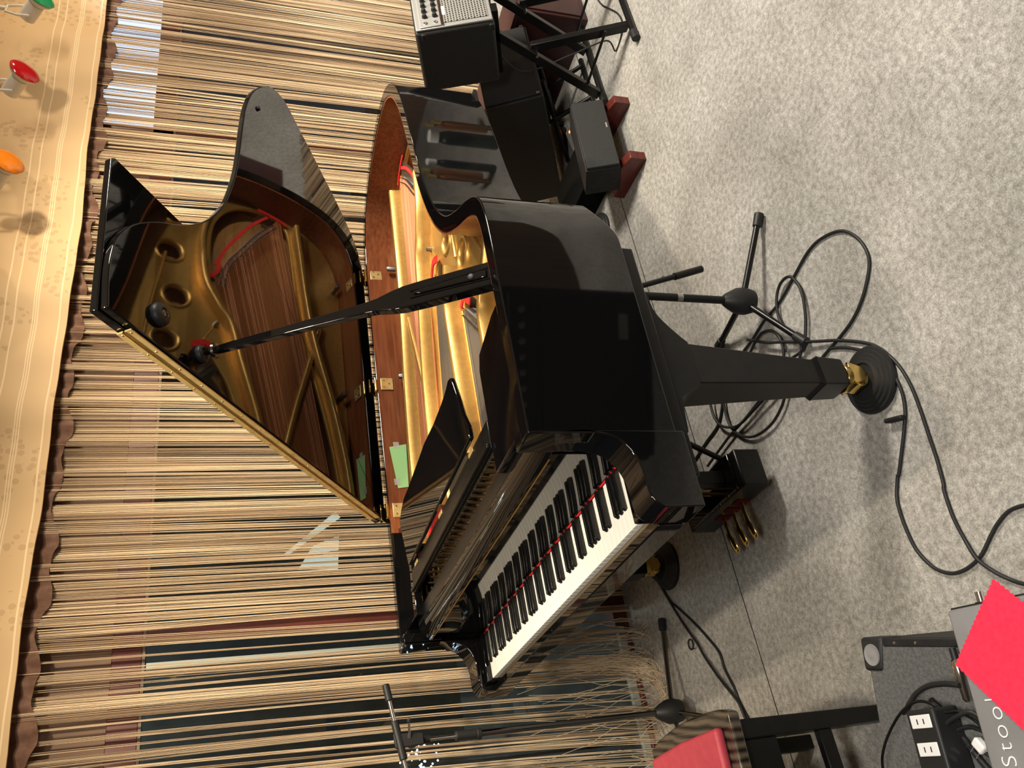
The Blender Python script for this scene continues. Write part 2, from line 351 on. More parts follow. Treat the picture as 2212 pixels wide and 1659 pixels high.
# ------------------------------------------------------------------ string curtain
def curtain():
    bm = bmesh.new(); vals = []
    lay = bm.verts.layers.float.new('tone')
    def strand(pts, r, tone):
        prev = None
        for p in pts:
            ring = []
            for k in range(3):
                a = 2*PI*k/3+PI/2
                v = bm.verts.new((p[0]+r*math.cos(a), p[1]-r*math.sin(a), p[2])); v[lay] = tone; ring.append(v)
            if prev:
                for k in range(3): bm.faces.new((prev[k], prev[(k+1) % 3], ring[(k+1) % 3], ring[k]))
            prev = ring
    gaps = [(.405, .030), (.21, .018), (.62, .012), (1.02, .010), (2.42, .028), (3.22, .035), (2.86, .018), (1.35, .008), (-.02, .02), (1.82, .007), (3.75, .03)]
    x = -.75
    rnd = random.Random(3); clump = 0.0; left = 0
    while x < 5.4:
        if left <= 0:
            left = rnd.randint(2, 15); gap = rnd.random()
            x += .0008+ (.0085*gap**4 if x > .34 else .036*gap**2); clump = rnd.uniform(-.010, .010); ctone = rnd.gauss(.5, .2)
            cy = .27+rnd.uniform(-.014, .014)
        left -= 1
        x += rnd.uniform(.0010, .0026)
        sh = 0.0
        for gx, gw in gaps:
            if abs(x-gx) < gw*2.2: sh += math.copysign(gw*.8*(1-abs(x-gx)/(gw*2.2)), x-gx if abs(x-gx) > 1e-6 else 1)
        tone = min(1, max(0, ctone+rnd.gauss(0, .17))); y0 = cy+rnd.uniform(-.006, .006)
        zt = 2.28; zb = .015 if x > .3 else .0
        pull = 0.0 if x > .30 else min(.10, (.30-x)*.16)*rnd.uniform(.5, 1.1)
        ph = rnd.uniform(0, 6.28); pts = []; nseg = 8
        for i in range(nseg+1):
            t = i/nseg; z = zt+(zb-zt)*t
            xx = x+(sh+clump*.6)*min(1, t*1.8)+.0012*math.sin(ph+9*t)-pull*t*t*t
            pts.append((xx, y0+.010*math.sin(2*PI*x/.17)*(1-t)+.002*math.sin(ph+6*t), z))
        if x < .34 and rnd.random() < .55:      # ends that reach the carpet and curl over it
            px, py, pz = pts[-1]; dx = rnd.uniform(-.10, .03); dy = -rnd.uniform(.02, .12)
            for t in (.33, .66, 1): pts.append((px+dx*t, py+dy*t, .003+.012*math.sin(PI*t)*rnd.random()))
        strand(pts, rnd.uniform(.0010, .0016), tone)
    for i in range(46):                         # stray loops near the left floor edge
        px, py = rnd.uniform(-.30, .33), rnd.uniform(.16, .27); z = rnd.uniform(.12, .55); L = rnd.uniform(.08, .22); s = rnd.choice((-1, 1))
        strand([(px, py+.03, z), (px+s*L*.2, py, z*.7), (px+s*L*.3, py-.03, z*.4), (px+s*L*.1, py-.05, z*.12), (px-s*L*.2, py-.07, .004), (px-s*L*.6, py-.08, .003)], .0010, rnd.uniform(.6, 1))
    for i in range(75):                         # a tuft of pale ends lying on the carpet
        px = .16+rnd.gauss(0, .022); z0 = rnd.uniform(.10, .42)
        strand([(px+rnd.gauss(0, .01), .262, z0), (px-.01, .25, z0*.5+.03), (px-.03+rnd.gauss(0, .015), .225, .055), (px-.08+rnd.gauss(0, .03), .18+rnd.gauss(0, .012), .012), (px-.15+rnd.gauss(0, .05), .17+rnd.gauss(0, .02), .003)], .0011, rnd.uniform(.6, 1))
    me = bpy.data.meshes.new('string_curtain'); bm.to_mesh(me); bm.free(); me.materials.append(M['string'])
    for p in me.polygons: p.use_smooth = True
    o = bpy.data.objects.new('string_curtain', me); COL.objects.link(o); return o
CUR = curtain(); tag(CUR, 'beige string curtain hanging in front of the dark window glass', 'curtain', kind='stuff')
# valance
def valance():
    r = root('valance', (1.6, .19, 2.2), 'beige damask valance strip across the top of the string curtain', 'valance')
    bm = MB(); n = 150; rows = []
    for k in range(2):
        yo = .012*k
        for (z, b_) in (((2.76, .9), (2.48, 1), (2.2, 1.15)) if k == 0 else ((2.2, 1.15), (2.48, 1), (2.76, .9))):
            row = []
            for i in range(n+1):
                x = -.9+6.4*i/n
                y = .192+.010*b_*math.sin(x*9.0)+.006*math.sin(x*23+1)*b_+yo
                zz = z+(.006*math.sin(x*2.1+.6)+.004*math.sin(x*5.2) if z < 2.3 else 0)
                row.append(Vector((x, y, zz)))
            rows.append(row)
    bm.loft([list(r_) for r_ in zip(*rows)], cap=True, closed=True)
    bm.build('cloth', 'valance', r, smooth=60)
    bm = MB(); bm.box(-.9, 5.5, .226, .244, 2.292, 2.315); bm.build('curtain_rail', 'frame', r)
    # gathered heading tape of the string curtain behind it, browned to stand for the valance's shadow
    return r
valance()
hd = MB(); rows = []
for z in (2.158, 2.29):
    rows.append([Vector((-.75+6.15*i/420, .257+.010*math.sin(i*1.25)+.004*math.sin(i*.37), z+(.013*math.sin(i*.41)+.010*math.sin(i*.17+1) if z < 2.2 else 0))) for i in range(421)])
rows2 = [[p+Vector((0, .004, 0)) for p in r_] for r_ in reversed(rows)]
hd.loft([list(r_) for r_ in zip(*(rows+rows2))], cap=True, closed=True)
M['heading'] = nz(mat('valance_shadow_tape', (.16, .085, .055), .8, 0, .2), (.13, .065, .042), (.19, .105, .07), nscale=30)  # the valance's shadow on the strings, put into the tape's brown
hd.build('shadow_heading_tape', 'heading', CUR, smooth=60, label='gathered heading tape, its brown scallops painting the valance shadow')
# coloured lamps on the track
def ceiling_lamp(name, c, colour, label, aim):
    r = root(name, c, label, 'lamp', 'coloured spot lamps before the valance')
    c = Vector(c); a = Vector(aim).normalized()
    MB().lathe(c, a, [(-.030, .016), (-.024, .034), (-.004, .055), (.008, .058)], n=28).build('reflector', M['white_paint'], r)
    bm = MB(); bm.lathe(c, a, [(.008, .062), (.014, .064), (.021, .058), (.028, .040), (.031, .016), (.032, .001)], n=32); bm.build('lamp_glass', colour, r)
    e = c-a*.03
    MB().cyl(e+a*.004, e-a*.085, .036, .036, n=24).build('lamp_holder', M['white_paint'], r, bevel=.004)
    ax = a.cross(Vector((0, 0, 1))).normalized()
    pv = e-a*.045
    bm = MB(); bm.tube([pv+ax*.044, pv+ax*.05+Vector((0, 0, .05)), pv+ax*.03+Vector((0, 0, .10)), pv-ax*.03+Vector((0, 0, .10)), pv-ax*.05+Vector((0, 0, .05)), pv-ax*.044], .006, n=8)
    bm.build('bracket', M['white_paint'], r)
    MB().cyl(pv+Vector((0, 0, .10)), Vector((pv.x, pv.y, 2.758)), .010, n=12).build('stem', M['white_paint'], r)
    MB().lathe((pv.x, pv.y, 2.758), (0, 0, -1), [(0, .05), (.018, .045), (.022, .02)], n=24).build('ceiling_cup', M['white_paint'], r)
    return r
ceiling_lamp('coloured_lamp', (3.28, -.10, 2.43), 'lamp_green', 'spot lamp with a green glass, highest and farthest right', (.16, -.74, -.50))
ceiling_lamp('coloured_lamp', (2.76, -.10, 2.435), 'lamp_red', 'spot lamp with a red glass in front of the valance', (.18, -.72, -.50))
ceiling_lamp('coloured_lamp', (2.215, -.10, 2.43), 'lamp_amber', 'spot lamp with an amber orange glass before the valance', (.16, -.76, -.48))
# ================================================================== the grand piano
H = 1.026
PN = root('grand_piano', (1.1, -.75, .032), 'black lacquered grand piano with its lid propped open, standing before the string curtain', 'piano')
out = [(.185, 0), (.6, 0), (1.0, 0), (1.4, 0), (1.75, -.003), (1.90, -.018), (2.02, -.065), (2.11, -.15), (2.165, -.27), (2.195, -.40), (2.205, -.54), (2.185, -.67), (2.13, -.77),
       (2.03, -.855), (1.90, -.915), (1.75, -.955), (1.6, -.985), (1.46, -1.012), (1.32, -1.05), (1.18, -1.107), (1.06, -1.19), (.985, -1.29), (.935, -1.38), (.89, -1.44), (.84, -1.475), (.77, -1.490), (.68, -1.494), (.5, -1.494), (.185, -1.494)]
RIM = [Vector((p[0], p[1], 0)) for p in crom([(x, y, 0) for x, y in out], 6)]
def offset(P, d):
    res = []
    for i, p in enumerate(P):
        t = (P[min(i+1, len(P)-1)]-P[max(i-1, 0)]).normalized(); res.append(p+Vector((t.y, -t.x, 0))*d)
    return res
RT = .046
RIN = offset(RIM, RT)
def rim_bottom(p): # the bottom edge dips where the keybed begins
    if p.y > -1.2: return .72
    t = min(1, max(0, (p.x-.73)/.13)); return .69+.05*t*t*(3-2*t)
rings = []
for p, q in zip(RIM, RIN):
    zb = rim_bottom(p)
    rings.append([Vector((p.x, p.y, zb)), Vector((p.x, p.y, H)), Vector((q.x, q.y, H)), Vector((q.x, q.y, zb))])
MB().loft(rings).build('rim', 'lacquer', PN, bevel=.0035, seg=3, smooth=30)
lin = [(a, b) for a, b in zip(offset(RIM, RT+.0005), offset(RIM, RT+.006)) if a.x > .60]
MB().loft([[Vector((a.x, a.y, .80)), Vector((a.x, a.y, H-.003)), Vector((b.x, b.y, H-.003)), Vector((b.x, b.y, .80))] for a, b in lin]).build('inner_rim', 'mahogany', PN, smooth=30, label='brown mahogany inner face of the rim')
# key arms
prof = crom([(.188, 0, .905), (.183, 0, .868), (.172, 0, .835), (.150, 0, .812), (.118, 0, .797), (.085, 0, .7925), (.050, 0, .7915), (.030, 0, .785), (.018, 0, .772), (.013, 0, .755)], 5)
pp = [(.19, H), (.183, H), (.184, .95)]+[(p.x, p.z) for p in prof]+[(.013, .672), (.19, .672)]
for y0, y1 in ((-.10, 0.0), (-1.494, -1.408)):
    MB().prism([(x, y0, z) for x, z in pp], (0, y1-y0, 0)).build('key_arm', 'lacquer', PN, bevel=.004, seg=3, smooth=25)
for y0, y1 in ((-.1325, -.1005), (-1.4075, -1.3615)):
    MB().box(.034, .19, y0, y1, .70, .772).build('key_block', 'lacquer', PN, bevel=.003)
# keybed, key slip, leg plates under the case
MB().box(.035, .73, -1.45, -.045, .674, .705).build('keybed', 'satin', PN, bevel=.003)
MB().box(.008, .0315, -1.4075, -.1005, .682, .742).build('key_slip', 'lacquer', PN, bevel=.003)
MB().box(.73, 2.0, -.90, -.05, .722, .735).build('bottom_brace', 'satin', PN)
for y0, y1 in ((-1.46, -1.30), (-.20, -.04)):
    MB().box(.10, .735, y0, y1, .640, .674).build('leg_plate', 'satin', PN, bevel=.004)
# keys
KZ, KU0, KW = .7546, .1345, 1.225/52
def wk(k): return KU0+k*KW
BP = {0: .65, 2: .40, 3: .60}
bl = []
for k in range(51):
    n = k % 7                                    # A B C D E F G
    if n in (0, 2, 3, 5, 6): bl.append((k, {0: .006, 2: -.004, 3: .004, 5: -.006, 6: 0.0}[n]*.4))
bset = {k for k, _ in bl}
for k in range(52):
    y1, y0 = -wk(k)-.0004, -wk(k+1)+.0004
    # the tail of a white key is cut back beside the black keys
    cr = .0052 if k in bset else 0; cl = .0052 if (k-1) in bset else 0
    bm = MB(); z0 = KZ-.019
    pts = [(.0431, y1), (.0431, y0), (.0925, y0), (.0925, y0+cr), (.1925, y0+cr), (.1925, y1-cl), (.0925, y1-cl), (.0925, y1)]
    bm.prism([(x, y, z0) for x, y in pts], (0, 0, KZ-z0))
    o = bm.build('white_key', 'ivory', PN, bevel=.0011, seg=2)
for k, dy in bl:
    yc = -wk(k+1)+dy
    w0, w1, zb, zt = .0053, .0042, KZ+.0006, KZ+.0115
    r = [[(.0895, yc-w0, zb), (.1925, yc-w0, zb), (.1925, yc+w0, zb), (.0895, yc+w0, zb)], [(.0955, yc-w1, zt), (.1925, yc-w1, zt), (.1925, yc+w1, zt), (.0955, yc+w1, zt)]]
    MB().loft(r).build('black_key', 'ebony', PN, bevel=.0016, seg=3)
MB().box(.0440, .1925, -1.359, -.135, .7055, .732).build('key_frame', 'keywood', PN)
# fallboard with its felt strip
MB().box(.1935, .1975, -1.372, -.122, KZ+.0008, KZ+.0032).build('felt_strip', 'felt_red', PN)
fb = crom([(.197, 0, .757), (.199, 0, .82), (.200, 0, .88), (.199, 0, .935)], 4)
MB().prism([(p.x, -1.372, p.z) for p in fb]+[(.214, -1.372, .935), (.214, -1.372, .757)], (0, 1.25, 0)).build('fallboard', 'lacquer', PN, bevel=.001, smooth=25)
lip = crom([(.190, 0, .9405), (.193, 0, .950), (.205, 0, .962), (.222, 0, .970), (.238, 0, .9735)], 5)
MB().prism([(p.x, -1.405, p.z) for p in lip]+[(.240, -1.405, .9735), (.240, -1.405, .9405)], (0, 1.30, 0)).build('fallboard_lip', 'lacquer', PN, bevel=.0015, smooth=25)
MB().box(.2403, .284, -1.405, -.105, .9405, .9732).build('name_rail', 'satin', PN, bevel=.002)
MB().box(.1885, .1915, -1.372, -.122, .9365, .9403).build('edge_trim', 'brass', PN)
# rim front blocks with brass plates, next to the fallboard
for y0, y1 in ((-1.4475, -1.408), (-.0995, -.047)):
    MB().box(.192, .222, y0, y1, .90, H-.001).build('rim_block', 'lacquer', PN, bevel=.002)
    MB().box(.2865, .300, y0-.0005, y1-.002, .90, .985).build('block_plate', 'brass_dull', PN, bevel=.001)
# soundboard and bottom boards
sb = [(p.x, p.y) for p in offset(RIM, RT+.007) if p.x > .62]
sb = [(.60, -.055)]+sb+[(.60, -1.438)]
bm = bmesh.new(); bm = plate2d([sb], .828, .005, 0, 'sb'); finish(bm, 'soundboard', 'spruce', PN, smooth=0)
# iron plate
ins = [(p.x, p.y) for p in offset(RIM, RT+.010) if p.x > .305]
outer = [(.300, -.060)]+ins[::2]+[(.300, -1.434)]
def circ(c, r, n=36): return [(c[0]+r*math.cos(2*PI*i/n), c[1]+r*math.sin(2*PI*i/n)) for i in range(n)]
def rnd_poly(P, k=5): return [(p.x, p.y) for p in crom([(x, y, 0) for x, y in P], k, closed=True)]
zoneA = [(.53, -.10), (.9, -.115), (1.2, -.165), (1.5, -.235), (1.75, -.262), (1.92, -.275), (2.06, -.29), (2.12, -.34), (2.13, -.45), (2.08, -.55), (1.97, -.615), (1.8, -.625), (1.64, -.595), (1.50, -.53), (1.36, -.495), (1.2, -.46), (1.0, -.425), (.8, -.40), (.53, -.37)]
zoneB = [(.52, -.42), (.8, -.455), (1.0, -.49), (1.18, -.535), (1.30, -.60), (1.36, -.655), (1.30, -.70), (1.17, -.735), (1.05, -.765), (.8, -.765), (.52, -.755)]
zoneC = [(.50, -.845), (.75, -.845), (.95, -.845), (1.02, -.875), (.98, -.94), (.90, -1.00), (.82, -1.055), (.70, -1.062), (.50, -1.06)]
zoneD = [(.49, -1.14), (.66, -1.14), (.76, -1.15), (.80, -1.20), (.76, -1.27), (.66, -1.33), (.49, -1.35)]
HOLES = [((1.99, -.737), .034), ((1.765, -.785), .046), ((1.555, -.752), .046), ((1.345, -.785), .044), ((1.16, -.925), .044)]
PZ = .885
bm = plate2d([outer, rnd_poly(zoneA), rnd_poly(zoneB), rnd_poly(zoneC), rnd_poly(zoneD)]+[circ(c, r) for c, r in HOLES], PZ, .0055, .0025, 'pl')
IP = finish(bm, 'iron_plate', 'gold', PN, smooth=40)
for c, r in HOLES:
    MB().lathe((c[0], c[1], PZ-.004), (0, 0, 1), [(0, r-.002), (.010, r-.003), (.0165, r+.001), (.019, r+.007), (.0165, r+.012), (.012, r+.014), (.010, r+.018), (.0085, r+.026)], n=40, cap=False).build('rose_ring', 'gold', IP)
def strut(P, w0, w1, z0, z1, ends=True):
    """raised casting bar: a rounded trapezoid swept along P"""
    P = [Vector((x, y, 0)) for x, y in P]; rings = []
    n = len(P)
    for i, p in enumerate(P):
        t = (P[min(i+1, n-1)]-P[max(i-1, 0)]).normalized(); s = Vector((t.y, -t.x, 0)); zz = z1[i] if isinstance(z1, list) else z1
        ww = w0[i] if isinstance(w0, list) else w0
        rings.append([p-s*w1+Vector((0, 0, z0)), p-s*ww*1.12+Vector((0, 0, (z0+zz)/2)), p-s*ww+Vector((0, 0, zz-.004)), p-s*(ww-.004)+Vector((0, 0, zz)),
                      p+s*(ww-.004)+Vector((0, 0, zz)), p+s*ww+Vector((0, 0, zz-.004)), p+s*ww*1.12+Vector((0, 0, (z0+zz)/2)), p+s*w1+Vector((0, 0, z0))])
    return MB().loft(rings).build('plate_strut', 'gold', IP, smooth=50)
def cv(P, k=6): return [(p.x, p.y) for p in crom([(x, y, 0) for x, y in P], k)]
strut(cv([(2.08, -.262), (2.02, -.258), (1.9, -.247), (1.72, -.232), (1.57, -.214), (1.43, -.190), (1.15, -.128), (.85, -.085), (.54, -.078)]), .011, .017, PZ, .940)
strut(cv([(1.585, -.160), (1.40, -.212), (1.13, -.290), (.85, -.36), (.52, -.44)]), .010, .016, PZ-.006, .914)
strut(cv([(2.03, -.635), (1.9, -.662), (1.75, -.668), (1.63, -.650), (1.53, -.60), (1.46, -.553), (1.30, -.512), (.96, -.428), (.54, -.395)]), .011, .017, PZ, [.915]*6+[.918, .92, .925, .93, .935]+[.945]*60)
strut(cv([(1.16, -.86), (1.10, -.835), (1.045, -.805), (.93, -.800), (.742, -.803), (.51, -.800)]), .012, .019, PZ, .945)
strut(cv([(.93, -1.24), (.86, -1.17), (.80, -1.105), (.72, -1.092), (.62, -1.098), (.49, -1.098)]), .012, .018, PZ, .945)
strut(cv([(1.75, -.80), (1.5, -.84), (1.32, -.862), (1.2, -.86)]), .006, .010, PZ, .903)
strut(cv([(1.18, -1.03), (1.02, -1.10), (.95, -1.18)]), .006, .010, PZ, .905)
strut([(.515, -.07), (.51, -.40), (.505, -.75), (.495, -1.1), (.48, -1.42)], .014, .022, PZ, .912)   # bar over the agraffes
MB().lathe((1.462, -.600, PZ), (0, 0, 1), [(0, .011), (.012, .011), (.013, .009), (.026, .009), (.028, .006)], n=20).build('plate_bolt', 'steel', IP)
MB().cyl((1.462, -.600, PZ+.008), (1.345, -.665, PZ+.008), .0022, n=8).build('bolt_rod', 'gold', IP)
for x, y in ((1.80, -.085), (1.25, -.085)):
    MB().lathe((x, y, PZ+.004), (0, 0, 1), [(0, .012), (.05, .012), (.056, .008)], n=20).build('plate_bolt', 'steel', IP)
# strings
def wires(name, ends, r, m, z=.900):
    bm = MB()
    for (a, b_) in ends: bm.cyl((a[0], a[1], z), (b_[0], b_[1], z+.002), r, n=6, cap=False)
    o = bm.build(name, m, PN, smooth=60, kind='stuff'); return o
lerp = lambda a, b_, t: tuple(a[i]+(b_[i]-a[i])*t for i in range(2))
wires('bass_strings', [(lerp((.53, -.105), (.53, -.365), i/43), lerp((2.115, -.33), (1.72, -.61), i/43)) for i in range(44)], .0020, 'copper')
ends = [(lerp((.525, -.425), (.52, -.75), i/69), lerp((1.33, -.62), (1.06, -.755), i/69)) for i in range(70)]
ends += [(lerp((.505, -.85), (.50, -1.055), i/59), lerp((1.00, -.86), (.74, -1.06), i/59)) for i in range(60)]
ends += [(lerp((.49, -1.145), (.49, -1.34), i/55), lerp((.79, -1.17), (.68, -1.31), i/55)) for i in range(56)]
ends += [(lerp((1.74, -.615), (2.10, -.35), i/43), lerp((1.80, -.63), (2.135, -.40), i/43)) for i in range(44)]
wires('steel_strings', ends, .0008, 'string_steel')
def bridge(P, name, pins):
    pts = [Vector(p) for p in crom([(x, y, 0) for x, y in P], 8)]; rings = []
    for i, p in enumerate(pts):
        t = (pts[min(i+1, len(pts)-1)]-pts[max(i-1, 0)]).normalized(); s = Vector((t.y, -t.x, 0))*.015
        rings.append([p-s+Vector((0, 0, .8335)), p-s+Vector((0, 0, .897)), p+s+Vector((0, 0, .897)), p+s+Vector((0, 0, .8335))])
    o = MB().loft(rings).build(name, 'felt_grey', PN)
    bm = MB(); n = len(pts)-1
    for i in range(pins):
        for q, off in ((0, -.009), (.5, .009)):
            u = (i+q)/pins*n; j = min(int(u), n-1); p = pts[j].lerp(pts[j+1], u-j); t = (pts[j+1]-pts[j]).normalized(); s = Vector((t.y, -t.x, 0))
            bm.cyl(p+s*off+Vector((0, 0, .896)), p+s*off+Vector((0, 0, .911)), .0016, n=6)
    bm.build('bridge_pins', 'steel', o, kind='stuff'); return o
bridge([(2.06, -.355), (1.97, -.43), (1.86, -.50), (1.76, -.56), (1.66, -.578)], 'bass_bridge', 60)
bridge([(1.27, -.60), (1.20, -.66), (1.10, -.72), (1.03, -.755)], 'treble_bridge', 40)
bridge([(.97, -.87), (.87, -.95), (.77, -1.03)], 'treble_bridge', 34)
bridge([(.75, -1.17), (.70, -1.25), (.63, -1.32)], 'treble_bridge', 28)
def ribbon(P, wdt, z, name, m):
    pts = [Vector(p) for p in crom(P, 6)]; rings = []
    for i, p in enumerate(pts):
        t = (pts[min(i+1, len(pts)-1)]-pts[max(i-1, 0)]).normalized(); s = Vector((t.y, -t.x, 0))*wdt/2; h = Vector((0, 0, .004))
        rings.append([p-s, p+s, p+s+h, p-s+h])
    return MB().loft(rings).build(name, m, PN)
ribbon([(2.10, -.385, .904), (2.02, -.46, .905), (1.93, -.52, .904), (1.83, -.575, .905), (1.75, -.605, .904)], .013, .9, 'string_felt', 'felt_red')
ribbon([(2.085, -.30, .905), (2.10, -.33, .905), (2.115, -.385, .906), (2.125, -.43, .905)], .015, .9, 'string_felt', 'felt_red')
ribbon([(1.78, -.60, .910), (1.72, -.60, .908), (1.68, -.63, .906)], .016, .9, 'string_felt', 'felt_red')
ribbon([(1.33, -.60, .905), (1.36, -.64, .906), (1.34, -.69, .905)], .026, .9, 'string_felt', 'felt_red')
ribbon([(.99, -.86, .905), (1.00, -.90, .906), (.95, -.95, .905)], .022, .9, 'string_felt', 'felt_red')
ribbon([(.56, -.12, .904), (.56, -.25, .904), (.56, -.36, .904)], .03, .9, 'string_felt', 'felt_red')
# tuning pins between the fallboard and the music desk, a part each for the hundred nearest
pin = None; cnt = 0
for row in range(4):
    for i in range(25):
        y = -.20-1.10*(i+.25*row)/25; x = .318+.032*row+.012*math.sin(i*.25)
        if pin is None:
            bm = MB(); bm.cyl((0, 0, 0), (0, 0, .058), .0036, n=10); bm.cyl((0, 0, .004), (0, 0, .030), .0052, n=10)
            pin = bm.build('tuning_pin', 'steel', None); pin.parent = PN
        else: pin = pin.copy(); COL.objects.link(pin)
        pin.location = Vector((x, y, PZ+.008))-PN.location
bm = MB()
for i in range(118):
    y = -.12-1.26*i/118; bm.box(.436, .478, y-.0035, y+.0035, .8945, .914)
bm.build('dampers', 'felt_grey', PN, kind='stuff')
ribbon([(.49, -.12, .9), (.49, -.3, .9), (.49, -.52, .9)], .02, .9, 'string_felt', 'felt_red')
# hinges on the bass side
for x in (.687, 1.231, 1.787):
    hb = MB().box(x-.028, x+.028, -.0575, -.0525, .962, 1.012).build('hinge', 'brass_dull', PN, bevel=.004, seg=3)
    MB().cyl((x-.028, -.050, 1.031), (x+.028, -.050, 1.031), .0065, n=16).build('hinge_barrel', 'brass', hb)
    for dx, zz in ((-.015, .998), (.015, .998), (0, .978)):
        MB().lathe((x+dx, -.0575, zz), (0, -1, 0), [(0, .0042), (.0015, .0036), (.002, .001)], n=12).build('screw', 'brass', hb)
# lid
TH = math.radians(34.5)
LM = frame((0, 0, H), (1, 0, 0), (0, -math.cos(TH), math.sin(TH)), (0, math.sin(TH), math.cos(TH)))
lo = [(.689, 1.467), (.756, 1.473), (.825, 1.472), (.896, 1.456), (.977, 1.406), (1.053, 1.323), (1.105, 1.249), (1.15, 1.192), (1.213, 1.129), (1.282, 1.078), (1.369, 1.029), (1.46, .995), (1.57, .966), (1.693, .946),
      (1.823, .930), (1.942, .909), (2.059, .870), (2.142, .822), (2.203, .773), (2.249, .722), (2.268, .653), (2.256, .60), (2.216, .520), (2.18, .44), (2.136, .355), (2.09, .26), (2.035, .165), (1.97, .08), (1.90, .034), (1.806, .012), (1.4, .010), (1.0, .010), (.66, .010)]
lc = crom([(x, y, 0) for x, y in lo], 4)
lp = [(.668, .010), (.676, 1.467)]+[(p.x, p.y) for p in lc]
LT = .021
MB().prism([LM @ Vector((x, y, 0)) for x, y in lp], LM.to_3x3() @ Vector((0, 0, LT))).build('lid', 'lacquer', PN, bevel=.004, seg=3, smooth=25)
flap = [(.668, .010), (.672, 1.474), (1.150, 1.480), (1.162, 1.468), (1.160, .012)]
MB().prism([LM @ Vector((x, y, LT+.0015)) for x, y in flap], LM.to_3x3() @ Vector((0, 0, LT))).build('lid_flap', 'lacquer', PN, bevel=.003, seg=3, smooth=25)
def lbox(x0, x1, s0, s1, n0, n1, name, m, parent=PN, bv=.0): return MB().box(x0, x1, s0, s1, n0, n1, LM).build(name, m, parent, bevel=bv)
lh = lbox(.6635, .6675, .06, 1.385, .002, LT-.0015, 'lid_hinge', 'brass_dull')
lbox(.6635, .6675, .06, 1.385, LT+.003, 2*LT-.001, 'lid_hinge_leaf', 'brass_dull', lh)
MB().cyl(LM @ Vector((.662, .06, LT+.0008)), LM @ Vector((.662, 1.385, LT+.0008)), .0034, n=12).build('hinge_pin', 'brass', lh)
for i in range(15):
    for nn in (.010, LT+.012): MB().lathe(LM @ Vector((.6635, .10+i*.091, nn)), LM.to_3x3() @ Vector((-1, 0, 0)), [(0, .003), (.001, .0024), (.0014, .0006)], n=10).build('screw', 'brass', lh)
N3 = LM.to_3x3()
nd = N3 @ Vector((0, 0, -1))
bp = MB(); bp.lathe(LM @ Vector((.762, 1.298, 0)), nd, [(0, .030), (.006, .031), (.014, .029), (.020, .022), (.021, .013), (.016, .011), (.015, .001)], n=28)
bp.build('lid_bumper', 'rubber', PN)
MB().lathe(LM @ Vector((.762, 1.298, -.0155)), nd, [(0, .010), (.003, .009), (.004, .002)], n=20).build('bumper_screw', 'dark_chrome', PN)
cupc = LM @ Vector((.745, 1.125, 0))
MB().lathe(cupc, nd, [(0, .024), (.005, .025), (.012, .023), (.016, .017), (.010, .012), (.009, .001)], n=28).build('prop_cup', 'rubber', PN)
for x in (.687, 1.231, 1.787):
    MB().box(x-.030, x+.030, .004, .050, -.003, .0005, LM).build('hinge_leaf', 'brass', PN, bevel=.001)
lbox(2.003, 2.017, .827, .841, -.008, 0, 'lid_pad', 'rubber', bv=.002)
# prop stick
pb = Vector((.652, -1.432, .985)); pt = cupc+nd*.012
pd = (pt-pb); L = pd.length; ez = pd.normalized(); ex = Vector((1, 0, 0)); ex = (ex-ez*ex.dot(ez)).normalized(); ey = ez.cross(ex)
PM = frame(pb, ex, ey, ez)
wz = [(0, .030, .015), (.02, .034, .015), (.20, .034, .014), (.255, .033, .013), (.29, .028, .012), (.33, .0185, .011), (.37, .0155, .0105), (.6*L, .013, .010), (.9*L, .0105, .009), (L-.035, .0095, .008), (L-.03, .0055, .0055), (L, .005, .005)]
MB().loft([[PM @ Vector((sx*wx, sy*wy, z)) for sx, sy in ((-1, -1), (1, -1), (1, 1), (-1, 1))] for z, wx, wy in wz]).build('lid_prop', 'lacquer', PN, bevel=.003, seg=3, smooth=40)
MB().lathe(PM @ Vector((0, 0, L-.042)), ez, [(0, .008), (.003, .019), (.009, .021), (.015, .018), (.018, .008)], n=24).build('prop_collar', 'dark_chrome', PN)
# short inner prop lying in the groove of the long one
g = [(.035, .010), (.055, .011), (.13, .0085), (.20, .007), (.225, .004)]
MB().loft([[PM @ Vector((sx*wx, -.0155+sy*.004, z)) for sx, sy in ((-1, -1), (1, -1), (1, 1), (-1, 1))] for z, wx in g]).build('short_prop', 'lacquer', PN, bevel=.002, seg=2, smooth=40)
for sx in (-1, 1):
    MB().cyl(PM @ Vector((sx*.016, -.0150, .012)), PM @ Vector((sx*.010, -.0145, .235)), .0022, n=8).build('groove_edge', 'lacquer', PN)
MB().lathe(PM @ Vector((0, -.016, .075)), PM.to_3x3() @ Vector((0, -1, 0)), [(0, .008), (.005, .008), (.006, .006)], n=20).build('prop_pivot', 'rubber', PN)
MB().box(.612, .692, -1.447, -1.420, .930, .984).build('prop_mount', 'lacquer', PN, bevel=.003)
